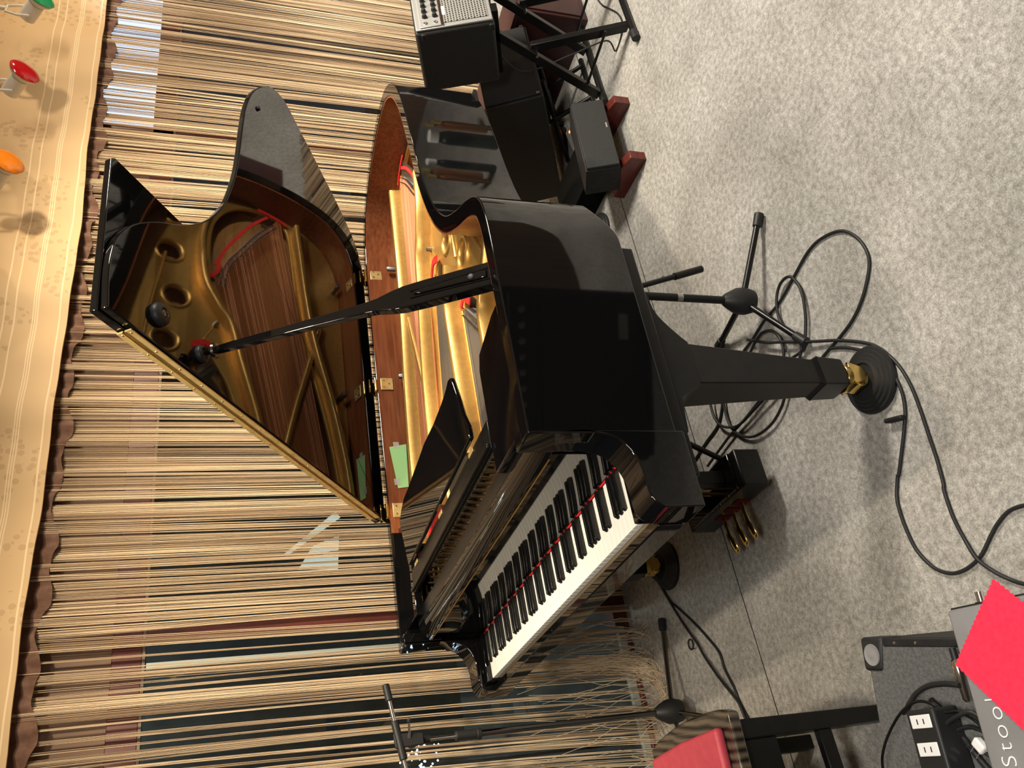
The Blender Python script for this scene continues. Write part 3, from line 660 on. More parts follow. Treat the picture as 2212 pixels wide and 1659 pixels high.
# music desk slide and desk
DZ = 1.0
for y0, y1, pts in ((0, 0, [(.250, -1.447), (.60, -1.447), (.60, -1.335), (.575, -1.205), (.535, -1.186), (.250, -1.186)]), (1, 1, [(.250, -.047), (.62, -.047), (.60, -.10), (.50, -.20), (.250, -.20)])):
    MB().prism([(x, y, DZ-.030) for x, y in pts], (0, 0, .028)).build('slide_block', 'lacquer', PN, bevel=.003)
tray = MB().box(.322, .398, -1.184, -.205, DZ-.014, DZ).build('desk_tray', 'satin', PN, bevel=.003)
MB().box(.322, .334, -1.184, -.205, DZ, DZ+.010).build('tray_ledge', 'satin', tray, bevel=.003)
for y in (-1.03, -.66, -.29):
    MB().box(.385, .397, y-.022, y+.022, DZ, DZ+.003).build('desk_hinge', 'brass_dull', tray, bevel=.001)
dk = [(-1.092, 0), (-1.100, .03), (-1.085, .075), (-1.083, .12), (-1.075, .175), (-1.068, .198), (-1.048, .204), (-1.02, .198), (-.95, .190), (-.84, .189), (-.72, .197), (-.60, .192), (-.47, .187), (-.37, .187), (-.31, .175), (-.262, .155), (-.254, .148), (-.254, 0)]
DA = math.radians(6)
DM = frame((.399, 0, DZ+.006), (0, 1, 0), (math.cos(DA), 0, math.sin(DA)), (-math.sin(DA), 0, math.cos(DA)))
dpts = [Vector((p[0], p[1], 0)) for p in dk]
MB().prism([DM @ p for p in dpts], DM.to_3x3() @ Vector((0, 0, .014))).build('music_desk', 'lacquer', PN, bevel=.004, seg=3, smooth=30)
# legs
def leg(cx, cy):
    g0 = Vector((cx, cy, 0))
    prof = [(.108, .035), (.118, .038), (.178, .0405), (.188, .042), (.200, .0365), (.205, .0355), (.56, .056)]
    bm = MB(); bm.loft([[g0+Vector((sx*h, sy*h, z)) for sx, sy in ((-1, -1), (1, -1), (1, 1), (-1, 1))] for z, h in prof])
    lg = bm.build('leg', 'satin', PN, bevel=.003, seg=2, smooth=30)
    c = crom([(.056, 0, .56), (.078, 0, .58), (.118, 0, .61), (.150, 0, .625), (.19, 0, .630), (.20, 0, .640)], 4)
    pr = [(p.x, p.z) for p in c]
    poly = [(-.062, .56)]+pr+[(-.20, .640), (-.19, .630), (-.10, .62)]
    MB().prism([g0+Vector((x, -.061, z)) for x, z in poly], (0, .122, 0)).build('leg_bracket', 'satin', lg, bevel=.003, smooth=30)
    # brass caster
    MB().cyl(g0+Vector((0, 0, .088)), g0+Vector((0, 0, .108)), .036, .040, n=24).build('caster_plate', 'brass', lg, bevel=.002)
    for s in (-1, 1):
        fk = MB(); fk.prism([g0+Vector((x, s*.027-.004, z)) for x, z in ((-.030, .090), (.034, .090), (.020, .052), (-.005, .044), (-.022, .056))], (0, .008, 0))
        fk.build('caster_fork', 'brass', lg, bevel=.001)
    MB().cyl(g0+Vector((-.002, -.022, .062)), g0+Vector((-.002, .022, .062)), .030, n=32).build('caster_wheel', 'brass', lg, bevel=.003)
leg(.402, -1.388); leg(.402, -.107)
leg_tail = (1.90, -.30)
g0 = Vector((*leg_tail, 0))
bm = MB(); bm.loft([[g0+Vector((sx*h, sy*h, z)) for sx, sy in ((-1, -1), (1, -1), (1, 1), (-1, 1))] for z, h in ((.108, .041), (.178, .048), (.188, .050), (.205, .0415), (.72, .070))])
lg = bm.build('leg', 'satin', PN, bevel=.003, smooth=30)
MB().cyl(g0+Vector((0, 0, .062)), g0+Vector((0, 0, .108)), .034, n=20).build('caster_plate', 'brass', lg)
MB().cyl(g0+Vector((0, -.02, .062)), g0+Vector((0, .02, .062)), .030, n=28).build('caster_wheel', 'brass', lg)
# lyre with three pedals
MB().box(.335, .455, -.925, -.570, .062, .150).build('pedal_box', 'satin', PN, bevel=.006, seg=2)
MB().box(.338, .452, -.90, -.60, .150, .162).build('pedal_box_cap', 'lacquer', PN, bevel=.003)
for y in (-.84, -.66): MB().loft([[Vector((.395+sx*.022, y+sy*h, z)) for sx, sy in ((-1, -1), (1, -1), (1, 1), (-1, 1))] for z, h in ((.162, .016), (.40, .013), (.64, .022))]).build('lyre_post', 'satin', PN, bevel=.003)
for y in (-.77, -.73): MB().cyl((.40, y, .162), (.40, y, .674), .005, n=10).build('pedal_rod', 'brass', PN)
for y in (-.86, -.64): MB().cyl((.44, y, .13), (.74, y, .66), .009, n=10).build('lyre_brace', 'satin', PN)
MB().box(.32, .47, -.91, -.59, .640, .674).build('lyre_block', 'satin', PN, bevel=.003)
for y in (-.690, -.747, -.804):
    P = [(.345, .092, .0085), (.30, .094, .0090), (.27, .093, .013), (.245, .088, .0155), (.228, .083, .0145), (.219, .080, .009), (.216, .079, .002)]
    MB().loft([[Vector((x, y+w_*math.cos(a), z+.0055*math.sin(a)*(1 if w_ > .005 else .3))) for a in [2*PI*i/14 for i in range(14)]] for x, z, w_ in P]).build('pedal', 'brass', PN, smooth=60)
    MB().box(.3325, .3345, y-.015, y+.015, .070, .118).build('pedal_felt', 'felt_dark', PN)
# ================================================================== things around the piano
# rubber caster cups
def caster_cup(c, label):
    r = root('caster_cup', (c[0], c[1], 0), label, 'caster cup', 'caster cups under the piano legs')
    pr = [(0, .088), (.010, .090), (.016, .087), (.017, .080), (.022, .077), (.023, .070), (.028, .067), (.029, .060), (.034, .057), (.0345, .050), (.036, .047), (.036, .044), (.0318, .043), (.0318, .001)]
    MB().lathe((c[0], c[1], 0), (0, 0, 1), pr, n=48).build('cup', 'rubber', r, smooth=30)
caster_cup((.402, -1.388), 'round black rubber cup under the near piano leg by the loose cables')
caster_cup((.402, -.107), 'round black rubber cup under the far front piano leg, beyond the pedals')
caster_cup((1.90, -.30), 'round black rubber cup under the tail leg behind the small floor speaker')
# green note on the inner rim
nt_ = root('note_paper', (.865, -.0535, .935), 'green paper note taped inside the far rim below the lid', 'paper')
MB().prism([(.948, -.0545, 1.002), (.960, -.0545, .936), (.780, -.0545, .944), (.775, -.0545, .984)], (0, .0006, 0)).build('sheet', 'paper_green', nt_, smooth=0)
for x, z in ((.955, .975), (.80, .985)): MB().prism([(x-.012, -.0553, z-.012), (x+.014, -.0553, z-.010), (x+.014, -.0553, z+.012), (x-.012, -.0553, z+.010)], (0, .0004, 0)).build('tape', 'tape', nt_, smooth=0, label='clear sticky tape')
# ------------------------------------------------------------------ microphone stands
def foot(a, b, parent, m='satin', r=.0098):
    a, b = Vector(a), Vector(b); d = (b-a).normalized()
    lg = MB().cyl(a, b-d*.03, r, n=14).build('leg', m, parent)
    MB().cyl(b-d*.045, b, .0135, .0155, n=16).build('rubber_foot', 'rubber', lg, bevel=.003); return lg
def hub(c, parent):
    return MB().lathe(c, (0, 0, 1), [(-.050, .022), (-.043, .036), (-.015, .043), (.012, .040), (.038, .027), (.052, .019), (.058, .014)], n=24).build('hub', 'rubber', parent)
def knob(p, ax, parent, r=.010, L=.022): return MB().lathe(p, ax, [(0, .004), (.006, .004), (.008, r), (L, r*.9), (L+.002, r*.5)], n=10).build('knob', 'rubber', parent)
c = Vector((.862, -1.125, 0))
st = root('microphone_stand', c, 'short black microphone stand on the carpet behind the near piano leg', 'microphone stand', 'microphone stands')
hub(c+Vector((0, 0, .10)), st)
for e in ((1.112, -1.256, .0155), (.632, -1.232, .0155), (.891, -.845, .0155)):
    d = (Vector(e)-c); d.z = 0; d.normalize(); foot(c+d*.025+Vector((0, 0, .082)), e, st)
MB().cyl(c+Vector((0, 0, .14)), c+Vector((0, 0, .56)), .0122, n=16).build('pole', 'satin', st)
MB().cyl(c+Vector((0, 0, .300)), c+Vector((0, 0, .318)), .0128, n=16).build('sticker', 'paper_green' if False else 'tape', st, label='torn pale sticker')
MB().cyl(c+Vector((0, 0, .52)), c+Vector((0, 0, .60)), .018, n=16).build('clutch', 'rubber', st, bevel=.003)
MB().cyl((.884, -1.13, .46), (.976, -1.13, .205), .0085, n=14).build('boom', 'satin', st)
MB().cyl((.940, -1.13, .305), (.978, -1.13, .200), .0115, n=14).build('boom_grip', 'satin', st)
MB().box(.864, .892, -1.142, -1.116, .44, .475).build('boom_clamp', 'rubber', st, bevel=.004)
knob((.932, -1.12, .33), (.4, -.2, .9), st, .007, .016)
hc = G(1447, 1537, .10); c = Vector((hc.x, hc.y, 0))
st = root('microphone_stand', c, 'tall microphone boom stand beside the stool and the string curtain', 'microphone stand', 'microphone stands')
hub(c+Vector((0, 0, .10)), st)
for e in ((.238, .016, .0155), (c.x-.10, c.y-.26, .0155), (c.x-.26, c.y+.09, .0155)):
    d = (Vector(e)-c); d.z = 0; d.normalize(); foot(c+d*.022+Vector((0, 0, .085)), e, st, 'dark_chrome', .0085)
MB().cyl(c+Vector((0, 0, .14)), c+Vector((0, 0, .82)), .0105, n=16).build('pole', 'dark_chrome', st)
MB().cyl(c+Vector((0, 0, .80)), c+Vector((0, 0, .875)), .0165, .0155, n=18).build('clutch', 'rubber', st, bevel=.003)
MB().cyl(c+Vector((0, 0, .79)), c+Vector((0, 0, .805)), .019, n=18).build('clutch_ring', 'rubber', st, bevel=.002)
MB().cyl(c+Vector((0, 0, .87)), c+Vector((0, 0, .99)), .0062, n=14).build('inner_pole', 'chrome', st)
Zt = 1.005
MB().cyl(c+Vector((0, 0, .960)), c+Vector((0, 0, .985)), .0115, n=14).build('collar', 'rubber', st)
MB().lathe(c+Vector((0, .012, Zt+.012)), (0, -1, 0), [(0, .020), (.024, .020), (.028, .012)], n=20).build('swivel', 'rubber', st)
bd = Vector((-.985, 0, -.16)).normalized(); b0 = c+Vector((.175, -.022, Zt+.085)); 
MB().cyl(b0, b0+bd*.95, .0068, n=14).build('boom', 'chrome', st)
MB().cyl(b0-bd*.002, b0+bd*.052, .0115, .0125, n=16).build('boom_grip', 'rubber', st, bevel=.003)
MB().cyl(b0+bd*.115, b0+bd*.235, .0125, n=16).build('boom_clamp', 'rubber', st, bevel=.003)
MB().prism([c+Vector((-.018, -.030, Zt-.02)), c+Vector((.018, -.030, Zt-.02)), c+Vector((.022, -.030, Zt+.075)), c+Vector((-.022, -.030, Zt+.070))], (0, .014, 0)).build('clamp_bracket', 'rubber', st, bevel=.003)
hd_ = MB().cyl(c+Vector((.005, -.03, Zt+.025)), c+Vector((.045, -.055, Zt+.027)), .0038, n=10).build('clamp_handle', 'chrome', st)
MB().lathe(c+Vector((.045, -.055, Zt+.027)), (.8, -.5, 0), [(0, .004), (.004, .0075), (.010, .0075), (.014, .003)], n=12).build('handle_tip', 'rubber', hd_)
# ------------------------------------------------------------------ cables on the carpet
def floor_cable(name, px, label, group, r=.0046, z=.0047, m='rubber', k=7, off=None):
    P = [G(x, y, z) for x, y in px]
    if off: P = [p+Vector((0, 0, o_)) for p, o_ in zip(P, off)]
    return tag(recenter(MB().tube(crom(P, k), r, n=8).build(name, m, None, smooth=60)), label, 'cable', group)
def C(sx, ox, oy, L): return [(ox+x/sx, oy+y/sx) for x, y in L]
gc = 'black cables lying on the carpet'
floor_cable('cable', C(2.765, 1250, 450, [(690, 1510), (760, 1400), (830, 1300), (855, 1200), (862, 1080), (900, 960), (980, 860), (1040, 780), (1110, 670), (1200, 560), (1290, 400), (1370, 260), (1450, 180), (1560, 135), (1650, 165), (1718, 250), (1735, 350), (1700, 520), (1640, 660), (1560, 770), (1490, 850), (1400, 960), (1340, 1040)]),
            'black cable forming the largest loop, beyond the near piano leg', gc)
floor_cable('cable', C(2.765, 1250, 450, [(770, 1540), (850, 1430), (910, 1350), (1000, 1250), (1110, 1110), (1190, 990), (1270, 900), (1340, 840), (1355, 720), (1350, 590), (1320, 470), (1260, 408), (1205, 450), (1182, 540), (1195, 650), (1240, 725), (1300, 765), (1330, 830), (1300, 960), (1245, 1080), (1210, 1190), (1150, 1290), (1060, 1358), (980, 1360), (912, 1310), (872, 1200), (860, 1090)]),
            'black cable with a narrow upright loop next to the short microphone stand', gc, z=.0140)
floor_cable('cable', C(2.765, 1250, 450, [(782, 1080), (785, 1150), (800, 1220), (835, 1285), (890, 1308), (960, 1292), (1050, 1200), (1150, 1090), (1205, 1000), (1225, 880), (1212, 800), (1180, 748), (1140, 730), (1095, 745), (1060, 790), (1020, 870)]),
            'black cable in a small coil directly behind the near piano leg', gc, z=.0232)
floor_cable('cable', C(2.765, 1250, 450, [(1040, 785), (1150, 802), (1250, 800), (1350, 799), (1450, 795), (1560, 789), (1690, 800), (1790, 832), (1900, 925), (1980, 1050), (2040, 1200), (2090, 1350), (2140, 1500), (2178, 1640)])+C(5.12, 1780, 1000, [(1330, 310), (1430, 600), (1560, 850), (1720, 1050), (1900, 1190), (2060, 1290), (2212, 1340), (2400, 1370)]),
            'long black cable from the near leg sweeping to the picture edge, the farther of two', gc, z=.0047, off=[.02]*3+[.018, .012, .005]+[0]*8+[0, 0, 0, .009, .009, 0, 0, 0])
floor_cable('cable', C(2.765, 1250, 450, [(1500, 838), (1560, 832), (1640, 838), (1750, 872), (1860, 965), (1925, 1080), (1950, 1200), (1945, 1310), (1930, 1450), (1912, 1590)])+C(5.12, 1780, 1000, [(815, 150), (806, 380), (850, 570), (930, 780), (1030, 970), (1180, 1130), (1300, 1200), (1430, 1222), (1560, 1180), (1680, 1090), (1760, 990), (1850, 800), (1930, 660), (2050, 530), (2212, 470), (2350, 460)]),
            'black cable with a cable tie curving back in a wide hook on open carpet', gc)
e = G(1943, 905, .008)
tag(recenter(MB().box(-.006, .006, -.03, .03, .0, .022, Matrix.Translation(e+Vector((.004, .008, -.006))) @ Matrix.Rotation(-.35, 4, 'Z')).build('cable_tie', 'matte', bevel=.004)), 'black cable tie tab on the hooked cable beside the near caster cup', 'cable tie')
floor_cable('cable', C(4.157, 1330, 1260, [(330, -60), (390, 0), (480, 150), (570, 230), (700, 350), (820, 480), (930, 620), (980, 770), (1060, 930), (1120, 1080), (1190, 1210), (1290, 1400)]),
            'black cable from the far front leg to the stool, nearer of the pair', gc)
floor_cable('cable', C(4.157, 1330, 1260, [(340, -80), (400, 20), (500, 190), (600, 350), (690, 480), (740, 550), (800, 660), (930, 850), (1050, 1000), (1110, 1085), (1170, 1230), (1250, 1420)]),
            'black cable with a coiled tie from the far front leg to the stool', gc, z=.0140)
e = G(1330+690/4.157, 1260+540/4.157, .018)
tag(recenter(MB().tube([e+Vector((.017*math.cos(a), .017*math.sin(a)+.01, .002)) for a in [2*PI*i/24*.93 for i in range(25)]], .0032, n=8).build('cable_tie', 'matte', None, smooth=60)), 'small round black cable tie on the cable beside the stool', 'cable tie')
# ------------------------------------------------------------------ stool
sr = root('piano_stool', (-.47, -.80, 0), 'black stool with a red cushion in front of the keyboard', 'stool')
sp = [(p.x, p.y) for p in crom([(-.301, -1.023, 0), (-.283, -.96, 0), (-.272, -.80, 0), (-.283, -.64, 0), (-.301, -.577, 0)], 6)]+[(-.66, -.60), (-.66, -1.0)]
MB().prism([(x, y, .440) for x, y in sp], (0, 0, .030)).build('seat', 'zebra', sr, bevel=.006, seg=3, label='dark striped glossy wooden seat board')
cp = [(-.326, -.988), (-.320, -.80), (-.326, -.615), (-.62, -.63), (-.62, -.97)]
MB().prism([(x, y, .4702) for x, y in cp], (0, 0, .026)).build('cushion', 'cushion', sr, bevel=.011, seg=4, label='red padded cushion')
for x in (-.338, -.615):
    for y in (-.972, -.628):
        MB().loft([[Vector((x+sx*h, y+sy*h, z)) for sx, sy in ((-1, -1), (1, -1), (1, 1), (-1, 1))] for z, h in ((0, .019), (.44, .023))]).build('leg', 'satin', sr, bevel=.003)
for y in (-.972, -.628):
    MB().box(-.593, -.360, y-.012, y+.012, .335, .4395).build('apron', 'satin', sr, bevel=.002)
    MB().box(-.595, -.358, y-.011, y+.011, .175, .212).build('stretcher', 'satin', sr, bevel=.002)
for x in (-.338, -.615): MB().box(x-.012, x+.012, -.949, -.651, .375, .4395).build('apron', 'satin', sr, bevel=.002)
# ------------------------------------------------------------------ felt covered amplifier in the foreground
ca = Vector((-.309, -1.595, 0)); A1 = Vector((-.955, .297, 0)).normalized(); A2 = Vector((-A1.y, A1.x, 0)); AM = frame(ca, A1, A2, (0, 0, 1)); AZ = .5
ar = root('amplifier', ca+A1*.32+A2*.25, 'grey felt covered amplifier in the foreground with cables piled on its top', 'amplifier')
MB().box(.004, .64, .004, .52, .012, AZ, AM).build('cabinet', 'carpetamp', ar, bevel=.004)
MB().box(-.003, .010, .05, .515, AZ-.020, AZ+.0015, AM).build('edge_trim', 'matte', ar, bevel=.002)
MB().box(-.0035, .004, .004, .52, .014, AZ-.021, AM).build('side_panel', 'matte', ar)
cpn = MB(); cpn.prism([AM @ Vector(p) for p in [(-.006, -.006, AZ-.05), (.052, -.006, AZ-.05), (.052, .040, AZ-.05), (-.006, .052, AZ-.05)]], (0, 0, .054))
cpo = cpn.build('corner_protector', 'rubber', ar, bevel=.007, seg=3)
MB().lathe(AM @ Vector((.024, .022, AZ+.0042)), (0, 0, 1), [(0, .019), (.002, .0185), (.0015, .015), (.0008, .012), (.0022, .006), (.0028, .002)], n=28).build('corner_cap', 'boxgrey', cpo, label='grey metal stud')
for u, v in ((.08, .0), (.13, .0)):
    MB().lathe(AM @ Vector((.0035, u, AZ+.0015)), (0, 0, 1), [(0, .003), (.001, .0025), (.0014, .0005)], n=10).build('screw', 'chrome', ar)
for x, y in ((.06, .06), (.58, .06), (.58, .46), (.06, .46)): MB().cyl(AM @ Vector((x, y, 0)), AM @ Vector((x, y, .013)), .02, n=16).build('rubber_foot', 'rubber', ar)
# grey case with lettering
cb = Vector((-.355, -1.909, 0)); B1 = Vector((-.983, .184, 0)).normalized(); B2 = Vector((-B1.y, B1.x, 0)); BM = frame(cb, B1, B2, (0, 0, 1)); BZ = .60
br = root('grey_case', cb+B1*.25+B2*.13+Vector((0, 0, AZ)), 'flat grey case with large white letters lying on the foreground amplifier', 'case')
MB().box(0, .52, 0, .27, AZ+.003, BZ, BM).build('body', 'boxgrey', br, bevel=.004, seg=2)
MB().box(-.0025, .001, .004, .266, AZ+.008, BZ-.004, BM).build('end_cap', 'matte', br, bevel=.001)
def text(s, size, mtx, m, parent, name='lettering', ext=.0003, spacing=1.0):
    cu = bpy.data.curves.new(name, 'FONT'); cu.body = s; cu.size = size; cu.extrude = ext; cu.space_character = spacing; cu.offset = -.0006*size/.03
    o = bpy.data.objects.new('tmp', cu); COL.objects.link(o); dg = bpy.context.evaluated_depsgraph_get(); dg.update()
    me = bpy.data.meshes.new_from_object(o.evaluated_get(dg)); bm = bmesh.new(); bm.from_mesh(me); bmesh.ops.transform(bm, matrix=mtx, verts=bm.verts)
    bpy.data.objects.remove(o); bpy.data.curves.remove(cu); bpy.data.meshes.remove(me)
    return finish(bm, name, m, parent, smooth=0)
TXM = Matrix.Translation(G(2200, 1659, BZ+.0006)) @ frame((0, 0, 0), -B1, -B2, (0, 0, 1))
text('Stool', .036, TXM, 'print_white', br, spacing=1.2)
MB().cyl(BM @ Vector((-.018, .050, BZ-.018)), BM @ Vector((.004, .050, BZ-.018)), .0058, n=16).build('jack_socket', 'chrome', br)
MB().cyl(BM @ Vector((-.004, .050, BZ-.018)), BM @ Vector((.004, .050, BZ-.018)), .009, n=16).build('socket_ring', 'matte', br)
# red pinked cloth
A, B = G(2147, 1250, BZ+.0022), G(2065, 1435, BZ+.0022); e1 = (B-A).normalized(); e2 = Vector((e1.y, -e1.x, 0))
if e2.dot(-_u) < 0: e2 = -e2
LA = (B-A).length; LB = .19
def zig(a, b):
    n = int((b-a).length/.0042); d = (b-a)/n; s = Vector((d.y, -d.x, 0)).normalized()*.0011
    return [a+d*i+(s if i % 2 else -s) for i in range(n)]
q = [A, B, B+e2*LB, A+e2*LB]; poly = []
for i in range(4): poly += zig(q[i], q[(i+1) % 4])
tag(recenter(MB().prism(poly, (0, 0, .0016)).build('cleaning_cloth', 'cloth_red', smooth=0)), 'bright red cloth with zigzag edges lying over the lettered grey case', 'cloth')
# socket strip and cables on the amplifier top
P0 = Vector((-.455, -1.722, AZ)); S1 = Vector((-.987, .156, 0)); S2 = Vector((-S1.y, S1.x, 0)); SM = frame(P0, S1, S2, (0, 0, 1))
pr_ = root('power_strip', P0+S1*.15, 'black multi socket power strip with white outlets on the foreground amplifier', 'power strip')
MB().box(0, .31, -.031, .031, .001, .052, SM).build('body', 'rubber', pr_, bevel=.005, seg=3)
MB().box(.003, .307, -.0325, -.0302, .006, .047, SM).build('side_panel', 'silver', pr_, bevel=.001)
for i in range(7):
    x = .018+.041*i
    oo = MB().box(x-.010, x+.010, -.022, .022, .0515, .0535, SM).build('outlet', 'white', pr_, bevel=.001)
    for s in (-1, 1): MB().box(x-.004, x+.004, s*.007-.0011, s*.007+.0011, .0536, .0539, SM).build('slot', 'matte', oo)
def amp_cable(name, L, label, r=.0036, hs=None, m='rubber'):
    P = []
    for i, (x, y) in enumerate(C(4.056, 1800, 1250, L)):
        z = AZ+r+.001+(hs[i] if hs else 0); P.append(G(x, y, z))
    return tag(recenter(MB().tube(crom(P, 7), r, n=8).build(name, m, None, smooth=60)), label, 'cable', 'cables piled on the foreground amplifier')
amp_cable('cable', [(1110, 935), (1040, 925), (950, 922), (830, 942), (730, 1005), (675, 1085), (640, 1150), (610, 1175)], 'thick black cable arching from the chrome plug to the power strip', .0045, [.03, .028, .022, .015, .012, .012, .012, .012])
amp_cable('cable', [(470, 1900), (440, 1700), (430, 1560), (470, 1400), (560, 1220), (650, 1120), (750, 1075), (870, 1100), (970, 1170), (1100, 1165), (1250, 1250), (1330, 1330)], 'thin shiny cable in the widest arc around the power strip', .0024, [.004, .02, .035, .035, .035, .03, .03, .03, .026, .022, .018, .014], 'satin')
amp_cable('cable', [(920, 1800), (905, 1640), (900, 1540), (930, 1400), (990, 1280), (1080, 1210), (1200, 1170), (1310, 1230)], 'black cable in a high inner arc beside the outlets', .0036, [.01, .014, .018, .024, .026, .026, .022, .016])
amp_cable('cable', [(940, 1640), (960, 1500), (1000, 1400), (1080, 1330), (1200, 1300), (1330, 1345)], 'black cable forming the middle inner arc near the case', .0036, [.0, .004, .006, .008, .008, .006])
amp_cable('cable', [(890, 1720), (960, 1560), (1060, 1492), (1200, 1475), (1300, 1505), (1400, 1580)], 'black cable in the lowest inner arc by the white plug', .0030, [0, 0, 0, .004, .004, 0])
amp_cable('cable', [(855, 1060), (930, 1140), (1010, 1235), (1100, 1345), (1190, 1460), (1290, 1590), (1400, 1720)], 'straight black lead lying diagonally under the coiled cables', .0050)
e, e2_ = G(2064, 1425, AZ+.030), G(2084, 1492, AZ+.026); d = (e2_-e).normalized()
pg = root('jack_plug', e, 'chrome barrel audio plug between the red cloth and the cables', 'plug')
MB().lathe(e, d, [(0, .0062), (.004, .0085), (.030, .0085), (.032, .0075), (.058, .0065), (.062, .004)], n=20).build('barrel', 'chrome', pg)
MB().cyl(e-d*.018, e+d*.002, .0052, n=14).build('strain_relief', 'rubber', pg)
e = G(2108, 1612, AZ+.018)
wp = root('wall_plug', e, 'white mains plug among the cables beside the grey case', 'plug')
MB().box(-.011, .011, -.008, .008, -.016, -.002, Matrix.Translation(e) @ Matrix.Rotation(.5, 4, 'Z')).build('body', 'white', wp, bevel=.003)
for s in (-1, 1): MB().box(s*.006-.0008, s*.006+.0008, .008, .022, -.011, -.006, Matrix.Translation(e) @ Matrix.Rotation(.5, 4, 'Z')).build('prong', 'chrome', wp)
# ------------------------------------------------------------------ amplifier on its stand by the piano tail
TL = math.radians(20)
KM = frame((2.335, -.982, .622), (1, 0, 0), (0, math.cos(TL), -math.sin(TL)), (0, math.sin(TL), math.cos(TL)))
kr = root('amplifier', KM @ Vector((.22, .14, 0)), 'black amplifier with a silver perforated front tilted back on a folding stand', 'amplifier')
KW_, KD, KH = .46, .300, .316
MB().box(0, KW_, .012, KD, 0, KH, KM).build('cabinet', 'tolex', kr, bevel=.014, seg=4)
MB().box(.006, KW_-.006, .002, .0115, .006, KH-.006, KM).build('front_frame', 'silver', kr, bevel=.003)
gb = bmesh.new()
kg = MB().box(.026, KW_-.026, -.0015, .0018, .022, .196, KM).build('grille', 'perf', kr)
# the punched pattern follows the tilted front, so give the grille the same tilted frame
inv = KM.inverted() ; off = origin_of(kr)
for v in kg.data.vertices: v.co = inv @ (v.co+off)
kg.matrix_local = Matrix.Translation(-off) @ KM
MB().box(.010, KW_-.010, -.004, .0018, .208, .292, KM).build('control_panel', 'silver', kr, bevel=.002)
MB().box(.010, KW_-.010, -.0055, -.0041, .200, .2075, KM).build('panel_lip', 'chrome', kr)
MB().box(.072, .125, -.0032, -.0016, .186, .198, KM).build('name_plate', 'print_white', kr)
for j, z in enumerate((.228, .268)):
    for i in range(10):
        x = .070+.034*i
        MB().lathe(KM @ Vector((x, -.004, z)), KM.to_3x3() @ Vector((0, -1, 0)), [(0, .0105), (.008, .0095), (.015, .0075), (.016, .004)], n=16).build('knob', 'rubber', kr)
    MB().lathe(KM @ Vector((.030, -.004, z)), KM.to_3x3() @ Vector((0, -1, 0)), [(0, .008), (.003, .008), (.004, .005), (.001, .004)], n=16).build('jack_socket', 'chrome', kr)
for z in (.012, .282): MB().box(-.003, .03, .020, .05, z-.012, z+.012, KM).build('corner_guard', 'rubber', kr, bevel=.005)
sr_ = root('amplifier_stand', (2.58, -.82, 0), 'black folding stand carrying the silver fronted amplifier', 'stand')
for x in (2.44, 2.74):
    MB().prism([(x-.014, -.995, .02), (x-.014, -.955, .02), (x-.014, -.790, .395), (x-.014, -.828, .405)], (.028, 0, 0)).build('front_leg', 'satin', sr_, bevel=.002)
    MB().prism([(x-.044, -.895, .595), (x-.044, -.862, .608), (x-.044, -.625, .035), (x-.044, -.665, .03)], (.028, 0, 0)).build('rear_leg', 'satin', sr_, bevel=.002)
    MB().cyl((x-.046, -.800, .375), (x+.018, -.800, .375), .007, n=12).build('pivot_bolt', 'chrome', sr_)
    MB().prism([(x-.044, -.980, .598), (x-.044, -.972, .627), (x-.044, -.690, .524), (x-.044, -.700, .495)], (.05, 0, 0)).build('support_arm', 'satin', sr_, bevel=.002)
    MB().cyl((x-.03, -.955, .12), (x-.03, -.655, .10), .006, n=10).build('stay', 'satin', sr_)
for y, x0, x1 in ((-.995, 2.335, 2.95), (-.648, 2.36, 2.95)):
    t = MB().cyl((x0, y, .0165), (x1, y, .0165), .0145, n=18).build('foot_tube', 'satin', sr_)
    for xx, s in ((x0, 1), (x1, -1)): MB().cyl((xx-.004*s, y, .0175), (xx+.045*s, y, .0175), .0175, n=18).build('end_cap', 'rubber', t, bevel=.003)
# cable hanging from the amplifier in a loop to the carpet
P = [KM @ Vector((.09, .22, -.006)), Vector((2.42, -.70, .40)), Vector((2.46, -.79, .20)), Vector((2.49, -.86, .06)), G(1330, 110, .006), G(1344, 62, .006), G(1335, 30, .006), G(1300, 10, .006), G(1285, -12, .006)]
tag(recenter(MB().tube(crom(P, 8), .0035, n=8).build('cable', 'rubber', smooth=60)), 'thin black cable looping from the stand amplifier over the carpet', 'cable')
# black tilted speaker behind it
T2 = math.radians(26.5)
QM = frame((2.36, -.649, .305), (1, 0, 0), (0, math.cos(T2), -math.sin(T2)), (0, math.sin(T2), math.cos(T2)))
qr = root('loudspeaker', QM @ Vector((.24, .17, 0)), 'black box loudspeaker tilted back beneath the stand amplifier', 'loudspeaker')
MB().box(0, .48, .010, .655, 0, .262, QM).build('cabinet', 'tolex', qr, bevel=.008, seg=3)
MB().box(.010, .47, -.002, .0095, .010, .252, QM).build('grille', 'grille', qr, bevel=.004)
for x in (.012, .468): MB().cyl(QM @ Vector((x, -.004, .015)), QM @ Vector((x, -.004, .03)), .006, n=12).build('screw', 'chrome', qr)
sb_ = root('speaker_stand', (2.6, -.42, 0), 'thin black tube stand under the tilted box loudspeaker', 'stand')
for x in (2.50, 2.72):
    pa, pb_ = QM @ Vector((x-2.36, .05, -.0095)), QM @ Vector((x-2.36, .30, -.0095))
    MB().cyl(pa, pb_, .009, n=12).build('top_rail', 'satin', sb_)
    MB().cyl((x, pa.y, pa.z-.004), (x, -.20, .012), .011, n=12).build('leg', 'satin', sb_)
    MB().cyl((x, pb_.y, pb_.z-.004), (x, -.56, .012), .011, n=12).build('leg', 'satin', sb_)
for y in (-.20, -.56): MB().cyl((2.46, y, .0115), (2.76, y, .0115), .0115, n=12).build('foot_bar', 'satin', sb_)
